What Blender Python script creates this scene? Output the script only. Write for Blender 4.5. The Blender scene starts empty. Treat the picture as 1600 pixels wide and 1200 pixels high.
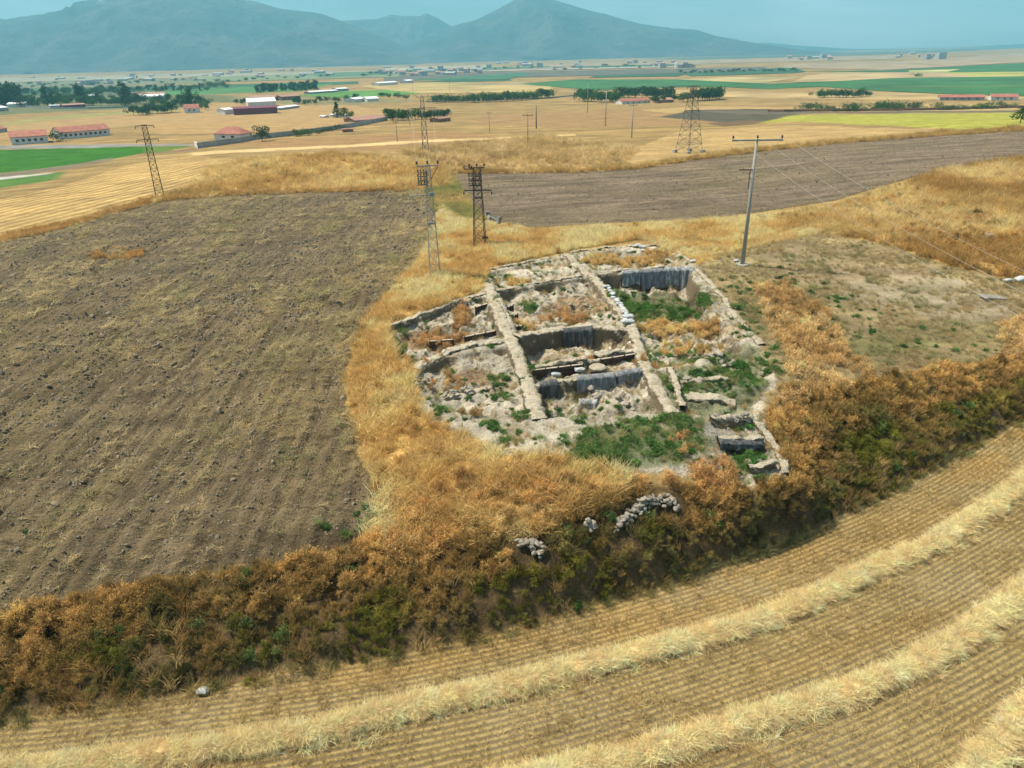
import bpy, bmesh, math, random
import numpy as np
from mathutils import Matrix, Vector
rng = np.random.default_rng(7); random.seed(7)
S = bpy.context.scene; COL = S.collection
# ------------------------------------------------------------------ camera, sky, sun, exposure
F_PX, PITCH, ROLL, CAM_H = 1110.0, math.radians(24.85), math.radians(1.4), 20.0
_f = np.array([0, math.cos(PITCH), -math.sin(PITCH)])
_r0 = np.array([1.0, 0, 0]); _u0 = np.array([0, math.sin(PITCH), math.cos(PITCH)])
CR = _r0*math.cos(ROLL) - _u0*math.sin(ROLL); CU = _u0*math.cos(ROLL) + _r0*math.sin(ROLL)
CP = np.array([0, 0, CAM_H])
cam = bpy.data.cameras.new('camera'); camo = bpy.data.objects.new('camera', cam); COL.objects.link(camo)
cam.sensor_width = 36; cam.lens = 36*F_PX/1600; cam.clip_start = .5; cam.clip_end = 60000
M = Matrix(((CR[0], CU[0], -_f[0], CP[0]), (CR[1], CU[1], -_f[1], CP[1]), (CR[2], CU[2], -_f[2], CP[2]), (0, 0, 0, 1)))
camo.matrix_world = M; S.camera = camo
S.view_settings.view_transform = 'Standard'; S.view_settings.look = 'None'
S.view_settings.exposure = 0.80; S.view_settings.gamma = 1; S.view_settings.use_curve_mapping = False
S.cycles.max_bounces = 5; S.cycles.diffuse_bounces = 2; S.cycles.transparent_max_bounces = 4
S.cycles.volume_bounces = 0; S.cycles.transmission_bounces = 2; S.cycles.glossy_bounces = 1
S.cycles.use_adaptive_sampling = True; S.cycles.adaptive_threshold = 0.012
SUN_EL, SUN_AZ = math.radians(58), math.radians(-66)      # azimuth from +Y towards +X
sdir = Vector((math.sin(SUN_AZ)*math.cos(SUN_EL), math.cos(SUN_AZ)*math.cos(SUN_EL), math.sin(SUN_EL)))
sl = bpy.data.lights.new('sun', 'SUN'); sl.energy = 5.0; sl.angle = math.radians(.55); sl.color = (1, .905, .74)
so = bpy.data.objects.new('sun', sl); COL.objects.link(so); so.rotation_euler = sdir.to_track_quat('Z', 'Y').to_euler()
W = bpy.data.worlds.new('World'); S.world = W; W.use_nodes = True; nt = W.node_tree; nt.nodes.clear()
wo = nt.nodes.new('ShaderNodeOutputWorld'); bg = nt.nodes.new('ShaderNodeBackground'); sk = nt.nodes.new('ShaderNodeTexSky')
sk.sky_type = 'NISHITA'; sk.sun_disc = False; sk.sun_elevation = SUN_EL; sk.sun_rotation = SUN_AZ
sk.air_density = 1.0; sk.dust_density = 1.2; sk.ozone_density = 2.2; sk.altitude = 1200
tc = nt.nodes.new('ShaderNodeTexCoord'); mp = nt.nodes.new('ShaderNodeMapping'); mp.inputs['Scale'].default_value = (1, 1, 5)
cn = nt.nodes.new('ShaderNodeTexNoise'); cn.inputs['Scale'].default_value = 3.2; cn.inputs['Detail'].default_value = 6
cr = nt.nodes.new('ShaderNodeValToRGB'); cr.color_ramp.elements[0].position = .40; cr.color_ramp.elements[1].position = .75
cr.color_ramp.elements[1].color = (.75, .75, .75, 1)
mx = nt.nodes.new('ShaderNodeMix'); mx.data_type = 'RGBA'; mx.inputs['B'].default_value = (13, 14, 14.6, 1)
nt.links.new(tc.outputs['Generated'], mp.inputs[0]); nt.links.new(mp.outputs[0], cn.inputs['Vector'])
nt.links.new(cn.outputs['Fac'], cr.inputs[0]); nt.links.new(cr.outputs[0], mx.inputs['Factor'])
nt.links.new(sk.outputs[0], mx.inputs['A']); nt.links.new(mx.outputs['Result'], bg.inputs['Color'])
bg.inputs['Strength'].default_value = .06; nt.links.new(bg.outputs[0], wo.inputs[0])

# ------------------------------------------------------------------ numeric helpers
def pixdir(px, py):
    px = np.asarray(px, float); py = np.asarray(py, float)
    d = _f[None] + np.outer((px-800)/F_PX, CR) - np.outer((py-600)/F_PX, CU)
    return d/np.linalg.norm(d, axis=1)[:, None]
def at_plane(px, py, z):
    d = pixdir(px, py); t = (np.asarray(z, float)-CAM_H)/d[:, 2]
    return CP[None]+d*t[:, None]
def hsh(ix, iy, s):
    v = np.sin(ix*127.1+iy*311.7+s*74.7)*43758.5453
    return v-np.floor(v)
def vn(x, y, s=0):
    ix = np.floor(x); iy = np.floor(y); fx = x-ix; fy = y-iy
    fx = fx*fx*(3-2*fx); fy = fy*fy*(3-2*fy)
    return (hsh(ix, iy, s)*(1-fx)+hsh(ix+1, iy, s)*fx)*(1-fy)+(hsh(ix, iy+1, s)*(1-fx)+hsh(ix+1, iy+1, s)*fx)*fy
def fbm(x, y, s=0, o=4):
    a, t, n = 1.0, 0, 0
    for k in range(o):
        t = t+a*vn(x*2**k+k*17.3, y*2**k-k*9.1, s+k); n += a; a *= .5
    return t/n
def sstep(a, b, x):
    t = np.clip((x-a)/(b-a), 0, 1); return t*t*(3-2*t)
def pip(x, y, poly):
    x = np.asarray(x); y = np.asarray(y); ins = np.zeros(x.shape, bool)
    P = np.asarray(poly)[:, :2]; lo = P.min(0); hi = P.max(0)
    m = (x >= lo[0]) & (x <= hi[0]) & (y >= lo[1]) & (y <= hi[1])
    xs, ys = x[m], y[m]; c = np.zeros(xs.shape, bool); n = len(P); j = n-1
    for i in range(n):
        x1, y1 = P[i]; x2, y2 = P[j]
        if y1 != y2:
            c ^= ((y1 > ys) != (y2 > ys)) & (xs < (x2-x1)*(ys-y1)/(y2-y1)+x1)
        j = i
    ins[m] = c; return ins
def seg_dist(x, y, path):
    P = np.asarray(path)[:, :2]; best = np.full(np.shape(x), 1e9)
    for a, b in zip(P[:-1], P[1:]):
        d = b-a; L = (d**2).sum()+1e-9
        t = np.clip(((x-a[0])*d[0]+(y-a[1])*d[1])/L, 0, 1)
        best = np.minimum(best, np.hypot(x-a[0]-t*d[0], y-a[1]-t*d[1]))
    return best

# ------------------------------------------------------------------ terrain heights from surveyed points (pixel x, pixel y, height)
CTRL = [(-300,1260,-4),(0,1150,-4),(300,1100,-4),(600,1050,-4),(900,980,-4),(1100,908,-4),(1300,830,-4),(1450,757,-4),(1600,672,-4),(1900,560,-4),(0,1200,-4),(800,1200,-4),(1600,1200,-4.2),(1600,900,-4),(2000,900,-4),(400,1190,-4),(1200,1000,-4),(800,1300,-4),
(-300,985,-2.4),(0,950,-2.2),(150,925,-2.1),(300,900,-2),(450,880,-1.9),(560,850,-1.7),(0,700,-2.3),(250,700,-1.9),(500,700,-1.2),(0,500,-3),(300,500,-2.2),(560,500,-.8),(0,380,-4),(250,310,-4),(450,300,-3.2),(660,296,-2.2),(400,400,-2.6),(620,400,-1),(-300,500,-4),(-300,400,-6),
(600,860,-1.7),(700,850,-1.6),(850,830,-1.2),(950,790,-.8),(1080,760,-1.0),(1240,750,-1.7),(1200,640,-.5),(1300,620,-.7),(1400,595,-.9),(1500,580,-1.2),(1600,565,-1.5),(1900,500,-2),
(610,510,-.3),(760,420,0),(885,400,0),(1090,420,0),(1190,540,0),(1060,650,0),(850,650,-.1),(660,620,-.5),(1228,740,-.8),(900,520,0),(1000,500,0),(1000,700,-.4),(700,720,-.9),(560,700,-1.2),(550,600,-.9),
(1160,413,0),(1000,370,-.1),(760,380,-.3),(700,300,-1.8),(720,345,-.8),(830,357,-.3),(1000,348,-.3),(1200,335,0),(1310,320,.5),(1400,290,.8),(1480,265,1.2),(1600,250,1.8),(1600,300,1.6),(1600,400,.5),(1500,350,.8),(1400,400,.2),(1350,480,-.5),(1600,480,-.8),(1500,530,-1.6),(1350,560,-1.0),(1280,520,-.5),(1600,535,-1.8),(1900,380,1),
(710,268,-2.5),(900,268,-2.5),(1100,246,-2),(1300,223,-1.5),(1600,202,-.7),(1200,290,-.6),(900,310,-1.4),(1450,230,-.4),(1900,190,0),
(500,242,-1),(400,247,-2),(330,262,-3.5),(600,245,-1.2),(660,255,-1.6),(500,290,-3),(500,231,-7),(350,234,-8),(650,234,-6.5),(750,232,-5.5),(900,222,-5.5),(1000,228,-4),(1075,236,-3),(1200,215,-3),(1400,193,-4),(1600,186,-4.5),
(0,310,-6),(0,290,-8),(100,260,-9),(220,240,-9),(0,270,-11),(0,235,-12),(200,228,-11),(350,225,-10.5),(600,190,-13),(400,190,-13),(200,185,-14),(0,190,-15),(700,180,-14),(850,172,-14),(850,205,-8),(1000,190,-11),(1200,180,-11),(1400,175,-12),(1600,172,-13),(1600,160,-15),(1200,155,-16),(900,155,-17),(300,165,-17),(0,170,-18),(600,150,-19),(1900,150,-16),(-300,200,-17)]
_c = np.array(CTRL, float); _W = at_plane(_c[:, 0], _c[:, 1], _c[:, 2]); _X = _W[:, :2]; _n = len(_X)
_k = lambda d: np.sqrt(d*d+2.0)
_A = np.zeros((_n+3, _n+3)); _A[:_n, :_n] = _k(np.linalg.norm(_X[:, None]-_X[None], axis=2))-np.eye(_n)*.6
_A[:_n, _n] = 1; _A[:_n, _n+1:] = _X/100; _A[_n, :_n] = 1; _A[_n+1:, :_n] = (_X/100).T
_w = np.linalg.solve(_A, np.concatenate([_c[:, 2], [0, 0, 0]]))
PLAIN = -20.0
_LOP = [(-200,1165),(0,1128),(150,1108),(330,1075),(480,1052),(650,1020),(800,985),(950,938),(1050,912),(1150,876),(1260,834),(1400,765),(1500,712),(1600,655),(1800,545)]
_LO = at_plane([p[0] for p in _LOP], [p[1] for p in _LOP], -4.0)[:, :2]; _LO = _LO[np.argsort(_LO[:, 0])]
def base_h(x, y):
    x = np.atleast_1d(np.asarray(x, float)); y = np.atleast_1d(np.asarray(y, float))
    xc = np.clip(x, -600, 600); yc = np.clip(y, 5, 800)
    z = np.full(x.shape, _w[_n])+_w[_n+1]*xc/100+_w[_n+2]*yc/100
    for i in range(_n):
        z = z+_w[i]*_k(np.hypot(xc-_X[i, 0], yc-_X[i, 1]))
    yl = np.interp(x, _LO[:, 0], _LO[:, 1]); st_ = sstep(-1.1, .5, yl-y)
    z = z*(1-st_)+(-4.0+(fbm(x/11, y/11, 4)-.5)*.3)*st_
    r = np.hypot(x, y); t = sstep(420, 720, r)
    t = np.maximum(t, sstep(320, 420, np.maximum(np.abs(x), 0)))
    t = np.maximum(t, sstep(-10, -120, y)*0.0)
    z = np.clip(z, -21, 2.2)
    z = z+(fbm(x/7, y/7, 3)-.5)*.35*(1-sstep(60, 200, r)*0)+(fbm(x/28, y/28, 9)-.5)*.9*sstep(60, 140, r)
    return z*(1-t)+PLAIN*t
_T = np.concatenate([np.linspace(18, 120, 260), np.geomspace(120.7, 14000, 420)])
def ground(px, py):
    """world points where sight lines through the given pixels meet the ground"""
    px = np.atleast_1d(np.asarray(px, float)); py = np.atleast_1d(np.asarray(py, float)); out = np.zeros((len(px), 3))
    D = pixdir(px, py)
    for i in range(len(px)):
        P = CP[None]+D[i][None]*_T[:, None]; h = base_h(P[:, 0], P[:, 1]); b = np.nonzero(P[:, 2] < h)[0]
        if len(b) == 0 or b[0] == 0: out[i] = P[-1]; out[i, 2] = PLAIN; continue
        k = b[0]; a0, a1 = P[k-1, 2]-h[k-1], P[k, 2]-h[k]; t = a0/(a0-a1)
        q = P[k-1]*(1-t)+P[k]*t; q[2] = base_h(q[0], q[1])[0]; out[i] = q
    return out
def densify(pts, n=3, closed=True):
    o = []; m = len(pts)
    for i in range(m if closed else m-1):
        a, b = pts[i], pts[(i+1) % m]
        for k in range(n): o.append((a[0]+(b[0]-a[0])*k/n, a[1]+(b[1]-a[1])*k/n))
    if not closed: o.append(pts[-1])
    return o
def wpoly(pts, n=3):
    p = densify(pts, n); return ground([a[0] for a in p], [a[1] for a in p])[:, :2]
def well(cx, cy, rx, ry, n=12):
    a = np.linspace(0, 2*math.pi, n, endpoint=False); return ground(cx+rx*np.cos(a), cy+ry*np.sin(a))[:, :2]
def wpath(pts, n=1):
    p = densify(pts, n, False); return ground([a[0] for a in p], [a[1] for a in p])
def mper(p):          # metres per photo pixel at a world point
    return float(np.dot(np.asarray(p)-CP, _f))/F_PX
def resample(P, step):
    P = np.asarray(P, float); d = np.r_[0, np.cumsum(np.linalg.norm(np.diff(P, axis=0), axis=1))]
    n = max(2, int(d[-1]/step)+1); s = np.linspace(0, d[-1], n)
    return np.stack([np.interp(s, d, P[:, k]) for k in range(P.shape[1])], 1)

# ------------------------------------------------------------------ object helpers
def tag(o, label=None, cat=None, group=None, kind=None):
    if label: o['label'] = label
    if cat: o['category'] = cat
    if group: o['group'] = group
    if kind: o['kind'] = kind
    return o
def empty(name, loc, rz=0, **k):
    o = bpy.data.objects.new(name, None); COL.objects.link(o); o.location = loc; o.rotation_euler = (0, 0, rz); o.empty_display_size = .3
    return tag(o, **k)
def link(name, me, mat=None, parent=None, loc=(0, 0, 0), **k):
    o = bpy.data.objects.new(name, me); COL.objects.link(o); o.location = loc
    if mat is not None:
        me.materials.clear(); me.materials.append(mat)
    if parent is not None: o.parent = parent
    return tag(o, **k)
def npmesh(name, V, Fq, smooth=False, attrs=None, tri=False):
    V = np.asarray(V, np.float32); Fq = np.asarray(Fq, np.int32); k = Fq.shape[1]
    me = bpy.data.meshes.new(name); me.vertices.add(len(V)); me.vertices.foreach_set('co', V.ravel())
    me.loops.add(Fq.size); me.loops.foreach_set('vertex_index', Fq.ravel())
    me.polygons.add(len(Fq)); me.polygons.foreach_set('loop_start', np.arange(0, Fq.size, k, dtype=np.int32))
    me.polygons.foreach_set('loop_total', np.full(len(Fq), k, np.int32))
    if smooth: me.polygons.foreach_set('use_smooth', np.ones(len(Fq), bool))
    me.update(calc_edges=True)
    for n, a in (attrs or {}).items():
        a = np.asarray(a, np.float32)
        if a.ndim == 1: me.attributes.new(n, 'FLOAT', 'POINT').data.foreach_set('value', a)
        else:
            c = np.ones((len(a), 4), np.float32); c[:, :3] = a[:, :3]
            me.attributes.new(n, 'FLOAT_COLOR', 'POINT').data.foreach_set('color', c.ravel())
    return me
class MB:
    def __init__(s): s.v = []; s.f = []
    def add(s, v, f):
        n = len(s.v); s.v += [tuple(p) for p in v]; s.f += [tuple(i+n for i in q) for q in f]; return s
    def box(s, c, d, rz=0):
        x, y, z = d[0]/2, d[1]/2, d[2]/2; ca, sa = math.cos(rz), math.sin(rz)
        v = [(c[0]+ca*a*x-sa*b*y, c[1]+sa*a*x+ca*b*y, c[2]+e*z) for e in (-1, 1) for a, b in ((-1, -1), (1, -1), (1, 1), (-1, 1))]
        return s.add(v, [(3, 2, 1, 0), (4, 5, 6, 7), (0, 1, 5, 4), (1, 2, 6, 5), (2, 3, 7, 6), (3, 0, 4, 7)])
    def tube(s, a, b, r0, r1=None, n=4, cap=True):
        r1 = r0 if r1 is None else r1; a = Vector(a); b = Vector(b); d = b-a
        if d.length < 1e-6: return s
        q = d.to_track_quat('Z', 'Y'); v = []
        for p, r in ((a, r0), (b, r1)):
            for k in range(n):
                t = 2*math.pi*(k+.5)/n; v.append(p+q @ Vector((math.cos(t)*r, math.sin(t)*r, 0)))
        f = [(k, (k+1) % n, n+(k+1) % n, n+k) for k in range(n)]
        if cap: f += [tuple(range(n-1, -1, -1)), tuple(range(n, 2*n))]
        return s.add(v, f)
    def lathe(s, prof, c=(0, 0, 0), n=10):
        v = []; f = []
        for r, z in prof:
            for k in range(n):
                t = 2*math.pi*k/n; v.append((c[0]+r*math.cos(t), c[1]+r*math.sin(t), c[2]+z))
        for i in range(len(prof)-1):
            for k in range(n): f.append((i*n+k, i*n+(k+1) % n, (i+1)*n+(k+1) % n, (i+1)*n+k))
        return s.add(v, f)
    def mesh(s, name, smooth=False):
        me = bpy.data.meshes.new(name); me.from_pydata(s.v, [], s.f); me.update()
        if smooth: me.polygons.foreach_set('use_smooth', [True]*len(me.polygons))
        return me
    def build(s, name, mat, parent=None, smooth=False, **k): return link(name, s.mesh(name, smooth), mat, parent, **k)

# ------------------------------------------------------------------ materials
def newmat(name):
    m = bpy.data.materials.new(name); m.use_nodes = True; t = m.node_tree; t.nodes.clear()
    return m, t, t.nodes.new('ShaderNodeOutputMaterial')
def N(t, kind, **kw):
    n = t.nodes.new(kind)
    for k, v in kw.items():
        if k.startswith('i_'): n.inputs[k[2:].replace('_', ' ')].default_value = v
        else: setattr(n, k, v)
    return n
def simple(name, col, rough=.8, var=.25, scale=3, metal=0, bump=0, bscale=None, col2=None, spec=.3):
    m, t, o = newmat(name); b = N(t, 'ShaderNodeBsdfPrincipled'); L = t.links.new
    tcn = N(t, 'ShaderNodeTexCoord'); no = N(t, 'ShaderNodeTexNoise', i_Scale=scale, i_Detail=5)
    L(tcn.outputs['Object'], no.inputs['Vector'])
    c2 = col2 or tuple(c*(1-var) for c in col)
    rm = N(t, 'ShaderNodeValToRGB'); rm.color_ramp.elements[0].position = .3; rm.color_ramp.elements[1].position = .7
    rm.color_ramp.elements[0].color = (*c2, 1); rm.color_ramp.elements[1].color = (*[min(1, c*(1+var*.5)) for c in col], 1)
    L(no.outputs['Fac'], rm.inputs[0]); L(rm.outputs[0], b.inputs['Base Color'])
    b.inputs['Roughness'].default_value = rough; b.inputs['Metallic'].default_value = metal; b.inputs['Specular IOR Level'].default_value = spec
    if bump:
        n2 = N(t, 'ShaderNodeTexNoise', i_Scale=bscale or scale*4, i_Detail=6); L(tcn.outputs['Object'], n2.inputs['Vector'])
        bp = N(t, 'ShaderNodeBump', i_Strength=1.0, i_Distance=bump); L(n2.outputs['Fac'], bp.inputs['Height']); L(bp.outputs[0], b.inputs['Normal'])
    L(b.outputs[0], o.inputs[0]); return m
def leafmat(name, col, var=.35, transl=.35, inst=True, hue=None):
    """foliage / straw: diffuse + translucent, tinted per instance"""
    m, t, o = newmat(name); L = t.links.new
    df = N(t, 'ShaderNodeBsdfDiffuse', i_Roughness=.6); tr = N(t, 'ShaderNodeBsdfTranslucent'); mx = N(t, 'ShaderNodeMixShader', i_Fac=transl)
    if inst:
        a = N(t, 'ShaderNodeAttribute', attribute_name='tint', attribute_type='INSTANCER'); src = a.outputs['Color']
    else:
        a = N(t, 'ShaderNodeRGB'); a.outputs[0].default_value = (*col, 1); src = a.outputs[0]
    g = N(t, 'ShaderNodeNewGeometry'); mr = N(t, 'ShaderNodeMapRange'); mr.inputs['To Min'].default_value = 1-var; mr.inputs['To Max'].default_value = 1+var
    L(g.outputs['Random Per Island'], mr.inputs['Value'])
    vm = N(t, 'ShaderNodeVectorMath', operation='SCALE'); L(src, vm.inputs[0]); L(mr.outputs[0], vm.inputs['Scale'])
    L(vm.outputs[0], df.inputs['Color']); L(vm.outputs[0], tr.inputs['Color'])
    L(df.outputs[0], mx.inputs[1]); L(tr.outputs[0], mx.inputs[2]); L(mx.outputs[0], o.inputs[0]); return m

# ------------------------------------------------------------------ scattering of stuff (geometry nodes)
def scatter(name, pts, rot, scl, tint, protos, mat, idx=None, parent=None, **k):
    n = len(pts); me = bpy.data.meshes.new(name); me.vertices.add(n); me.vertices.foreach_set('co', np.asarray(pts, np.float32).ravel())
    me.attributes.new('rot', 'FLOAT_VECTOR', 'POINT').data.foreach_set('vector', np.asarray(rot, np.float32).ravel())
    me.attributes.new('scl', 'FLOAT_VECTOR', 'POINT').data.foreach_set('vector', np.asarray(scl, np.float32).ravel())
    c = np.ones((n, 4), np.float32); c[:, :3] = tint; me.attributes.new('tint', 'FLOAT_COLOR', 'POINT').data.foreach_set('color', c.ravel())
    if idx is None: idx = rng.integers(0, len(protos), n)
    me.attributes.new('pick', 'INT', 'POINT').data.foreach_set('value', np.asarray(idx, np.int32))
    me.update(); o = link(name, me, None, parent, **k)
    pc = bpy.data.collections.new(name+'_kinds')
    for i, pm in enumerate(protos):
        pm.materials.clear(); pm.materials.append(mat); po = bpy.data.objects.new('%s_kind_%02d' % (name, i), pm); pc.objects.link(po)
    g = bpy.data.node_groups.new(name+'_scatter', 'GeometryNodeTree'); g.interface.new_socket('Geometry', in_out='INPUT', socket_type='NodeSocketGeometry'); g.interface.new_socket('Geometry', in_out='OUTPUT', socket_type='NodeSocketGeometry')
    gi = g.nodes.new('NodeGroupInput'); go = g.nodes.new('NodeGroupOutput'); ip = g.nodes.new('GeometryNodeInstanceOnPoints'); ci = g.nodes.new('GeometryNodeCollectionInfo')
    ci.inputs['Collection'].default_value = pc; ci.inputs['Separate Children'].default_value = True; ci.inputs['Reset Children'].default_value = True
    def na(nm, ty):
        a = g.nodes.new('GeometryNodeInputNamedAttribute'); a.data_type = ty; a.inputs['Name'].default_value = nm; return a.outputs['Attribute']
    e = g.nodes.new('FunctionNodeEulerToRotation'); g.links.new(na('rot', 'FLOAT_VECTOR'), e.inputs[0])
    mpn = g.nodes.new('GeometryNodeMeshToPoints')
    g.links.new(gi.outputs[0], mpn.inputs['Mesh']); g.links.new(mpn.outputs[0], ip.inputs['Points']); g.links.new(ci.outputs[0], ip.inputs['Instance'])
    ip.inputs['Pick Instance'].default_value = True
    g.links.new(na('pick', 'INT'), ip.inputs['Instance Index']); g.links.new(e.outputs[0], ip.inputs['Rotation']); g.links.new(na('scl', 'FLOAT_VECTOR'), ip.inputs['Scale'])
    g.links.new(ip.outputs[0], go.inputs[0])
    md = o.modifiers.new('scatter', 'NODES'); md.node_group = g
    return o
def blades(n, h, spread, w, bend, rnd, seed, up=1.0, base_r=.12):
    """tuft: n thin curved blades rising from a small base"""
    r = np.random.default_rng(seed); V = []; Fc = []
    for i in range(n):
        a = r.uniform(0, 2*math.pi); b0 = base_r*math.sqrt(r.uniform()); ang = r.uniform(0, 2*math.pi)
        p = np.array([b0*math.cos(ang), b0*math.sin(ang), 0]); L = h*r.uniform(1-rnd, 1+rnd)
        d = np.array([math.cos(a)*spread*r.uniform(.2, 1), math.sin(a)*spread*r.uniform(.2, 1), up]); d /= np.linalg.norm(d)
        side = np.cross(d, [0, 0, 1.0]); side = side/(np.linalg.norm(side)+1e-6); t = r.uniform(0, math.pi)
        sd = side*math.cos(t)+np.cross(side, d)*math.sin(t); k0 = len(V)
        for s_, ww in ((0, 1), (.5, .8), (1, .25)):
            q = p+d*L*s_+np.array([math.cos(a), math.sin(a), -.6])*bend*L*s_*s_
            V += [q-sd*w*ww/2, q+sd*w*ww/2]
        Fc += [(k0, k0+1, k0+3, k0+2), (k0+2, k0+3, k0+5, k0+4)]
    return npmesh('tuft', V, Fc)
def bushmesh(n, r_, h, leaf, seed, stems=14, asp=2.5, fill=.55):
    """scrub dome: fine twigs with many narrow leaves in clumps"""
    r = np.random.default_rng(seed); V = []; Fc = []
    cl = []
    for i in range(stems):
        a = r.uniform(0, 6.283); el = r.uniform(.25, 1.45); L = r.uniform(.7, 1.1)
        tip = np.array([math.cos(a)*math.cos(el)*r_*L, math.sin(a)*math.cos(el)*r_*L, math.sin(el)*h*L]); cl.append(tip)
        s = np.cross(tip, [.3, .2, 1]); s /= np.linalg.norm(s)+1e-6; k0 = len(V)
        V += [-s*.012, s*.012, tip+s*.005, tip-s*.005]; Fc.append((k0, k0+1, k0+2, k0+3))
    for i in range(n):
        c = cl[r.integers(stems)]; p = c*r.uniform(fill, 1.12)+r.normal(0, .13, 3)*np.array([r_, r_, h*.8])
        p[2] = abs(p[2]); d = r.normal(0, 1, 3)+c/np.linalg.norm(c)*1.1; d[2] = abs(d[2])+.2; d /= np.linalg.norm(d)
        s = np.cross(d, r.normal(0, 1, 3)); s /= np.linalg.norm(s); l = leaf*r.uniform(.6, 1.4); w = l/asp; k0 = len(V)
        V += [p-s*w/2, p+s*w/2, p+d*l+s*w*.25, p+d*l-s*w*.25]; Fc.append((k0, k0+1, k0+2, k0+3))
    return npmesh('bush', V, Fc)
def rockmesh(seed, sub=2, flat=.7, rough=.25):
    bm = bmesh.new(); bmesh.ops.create_icosphere(bm, subdivisions=sub, radius=1); r = np.random.default_rng(seed); k = r.normal(0, 1, (5, 3))
    for v in bm.verts:
        c = np.array(v.co); d = 1+rough*sum(math.sin(c@k[i]*(1.6+i)+i) for i in range(5))/3+r.uniform(-.05, .05)
        v.co = Vector((c[0]*d, c[1]*d*.8, c[2]*d*flat))
    me = bpy.data.meshes.new('stone'); bm.to_mesh(me); bm.free(); return me
def sample(poly, dens, keep=None):
    """uniform random points inside a world polygon"""
    P = np.asarray(poly); lo = P.min(0); hi = P.max(0); n = int(np.prod(hi-lo)*dens)
    x = rng.uniform(lo[0], hi[0], n); y = rng.uniform(lo[1], hi[1], n); m = pip(x, y, P)
    if keep is not None:
        mm = np.nonzero(m)[0]; kk = keep(x[mm], y[mm]); m[mm] = kk
    return np.stack([x[m], y[m]], 1)
# ------------------------------------------------------------------ regions traced on the ground
BANK_LO = [(-200,1165),(0,1128),(150,1108),(330,1075),(480,1052),(650,1020),(800,985),(950,938),(1050,912),(1150,876),(1260,834),(1400,765),(1500,712),(1600,655),(1800,545)]
BANK_UP = [(-200,990),(0,955),(150,930),(300,905),(450,885),(560,852),(610,842),(700,846),(820,830),(900,800),(960,775),(1080,760),(1200,762),(1240,752),(1215,700),(1200,645),(1300,612),(1400,592),(1500,575),(1600,560),(1800,470)]
PLOUGH_L = [(-500,1050),(-200,990),(0,955),(150,930),(300,905),(450,885),(555,850),(585,800),(575,760),(565,700),(545,640),(540,590),(550,540),(570,490),(610,450),(650,410),(670,370),(680,330),(665,297),(500,299),(380,303),(250,313),(120,351),(0,379),(-500,470)]
PLOUGH_R = [(712,271),(722,300),(760,343),(830,356),(900,351),(1000,346),(1100,342),(1200,329),(1300,314),(1400,284),(1480,261),(1600,244),(1900,215),(1900,180),(1600,203),(1450,212),(1300,224),(1200,234),(1100,247),(1000,263),(900,269)]
MOUND = [(240,318),(300,290),(330,265),(400,249),(500,241),(600,245),(700,262),(705,290),(665,297),(500,299),(380,303)]
DIG = [(610,508),(700,478),(757,458),(765,422),(880,398),(965,386),(1030,385),(1078,410),(1095,425),(1150,490),(1195,545),(1215,600),(1190,650),(1235,745),(1160,755),(1090,735),(990,745),(900,715),(800,712),(700,670),(655,640),(640,575),(615,565)]
GOLD_C = [(560,850),(588,790),(568,700),(548,640),(543,590),(555,540),(577,490),(615,450),(652,410),(673,370),(690,325),(720,345),(760,352),(830,362),(1000,354),(1200,340),(1310,325),(1330,345),(1240,358),(1160,380),(1000,374),(900,390),(765,418),(750,452),(700,475),(612,505),(612,540),(645,580),(655,640),(700,670),(800,712),(900,720),(990,745),(950,800),(850,840),(700,860),(600,860)]
HILL_R = [(1200,342),(1310,325),(1400,292),(1480,266),(1600,249),(1900,220),(1900,420),(1600,440),(1480,415),(1380,380),(1280,362)]
SLOPE_R = [(1085,412),(1160,385),(1280,365),(1380,382),(1480,418),(1600,445),(1900,430),(1900,470),(1600,558),(1400,590),(1300,610),(1200,640),(1215,600),(1195,545),(1150,490)]
LSTUB = [(-200,430),(0,376),(120,350),(240,316),(320,288),(380,250),(300,243),(200,258),(100,290),(0,312),(-200,330)]
wBLO = wpath(BANK_LO, 2); wBUP = wpath(BANK_UP, 2)
W_BANK = np.concatenate([wBLO[:, :2], wBUP[::-1, :2]])
W_ST = np.concatenate([wBLO[:, :2], np.array([[90, 20], [90, -60], [-90, -60], [-90, 10]])])
W_PL, W_PR, W_MO, W_DIG = wpoly(PLOUGH_L), wpoly(PLOUGH_R), wpoly(MOUND), wpoly(DIG)
W_GC, W_HR, W_SR, W_LS = wpoly(GOLD_C), wpoly(HILL_R), wpoly(SLOPE_R), wpoly(LSTUB)
ROW1 = [(-60,1215),(60,1207),(208,1190),(375,1167),(500,1146),(625,1112),(792,1077),(917,1043),(1060,1008),(1207,966),(1332,908),(1457,853),(1561,786),(1640,720),(1760,620)]
ROW2 = [(700,1245),(875,1213),(1000,1183),(1100,1155),(1165,1133),(1290,1098),(1415,1053),(1519,988),(1600,928),(1720,830)]
ROW3 = [(1440,1300),(1500,1235),(1560,1170),(1600,1120),(1700,1030),(1800,960)]
wR1, wR2, wR3 = wpath(ROW1, 2), wpath(ROW2, 2), wpath(ROW3, 2)
# all rows of the harvested field are arcs about one centre
def circfit(P):
    A = np.c_[2*P[:, 0], 2*P[:, 1], np.ones(len(P))]; s = np.linalg.lstsq(A, (P[:, :2]**2).sum(1), rcond=None)[0]; return s[0], s[1]
CCX, CCY = circfit(wR1)
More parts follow.
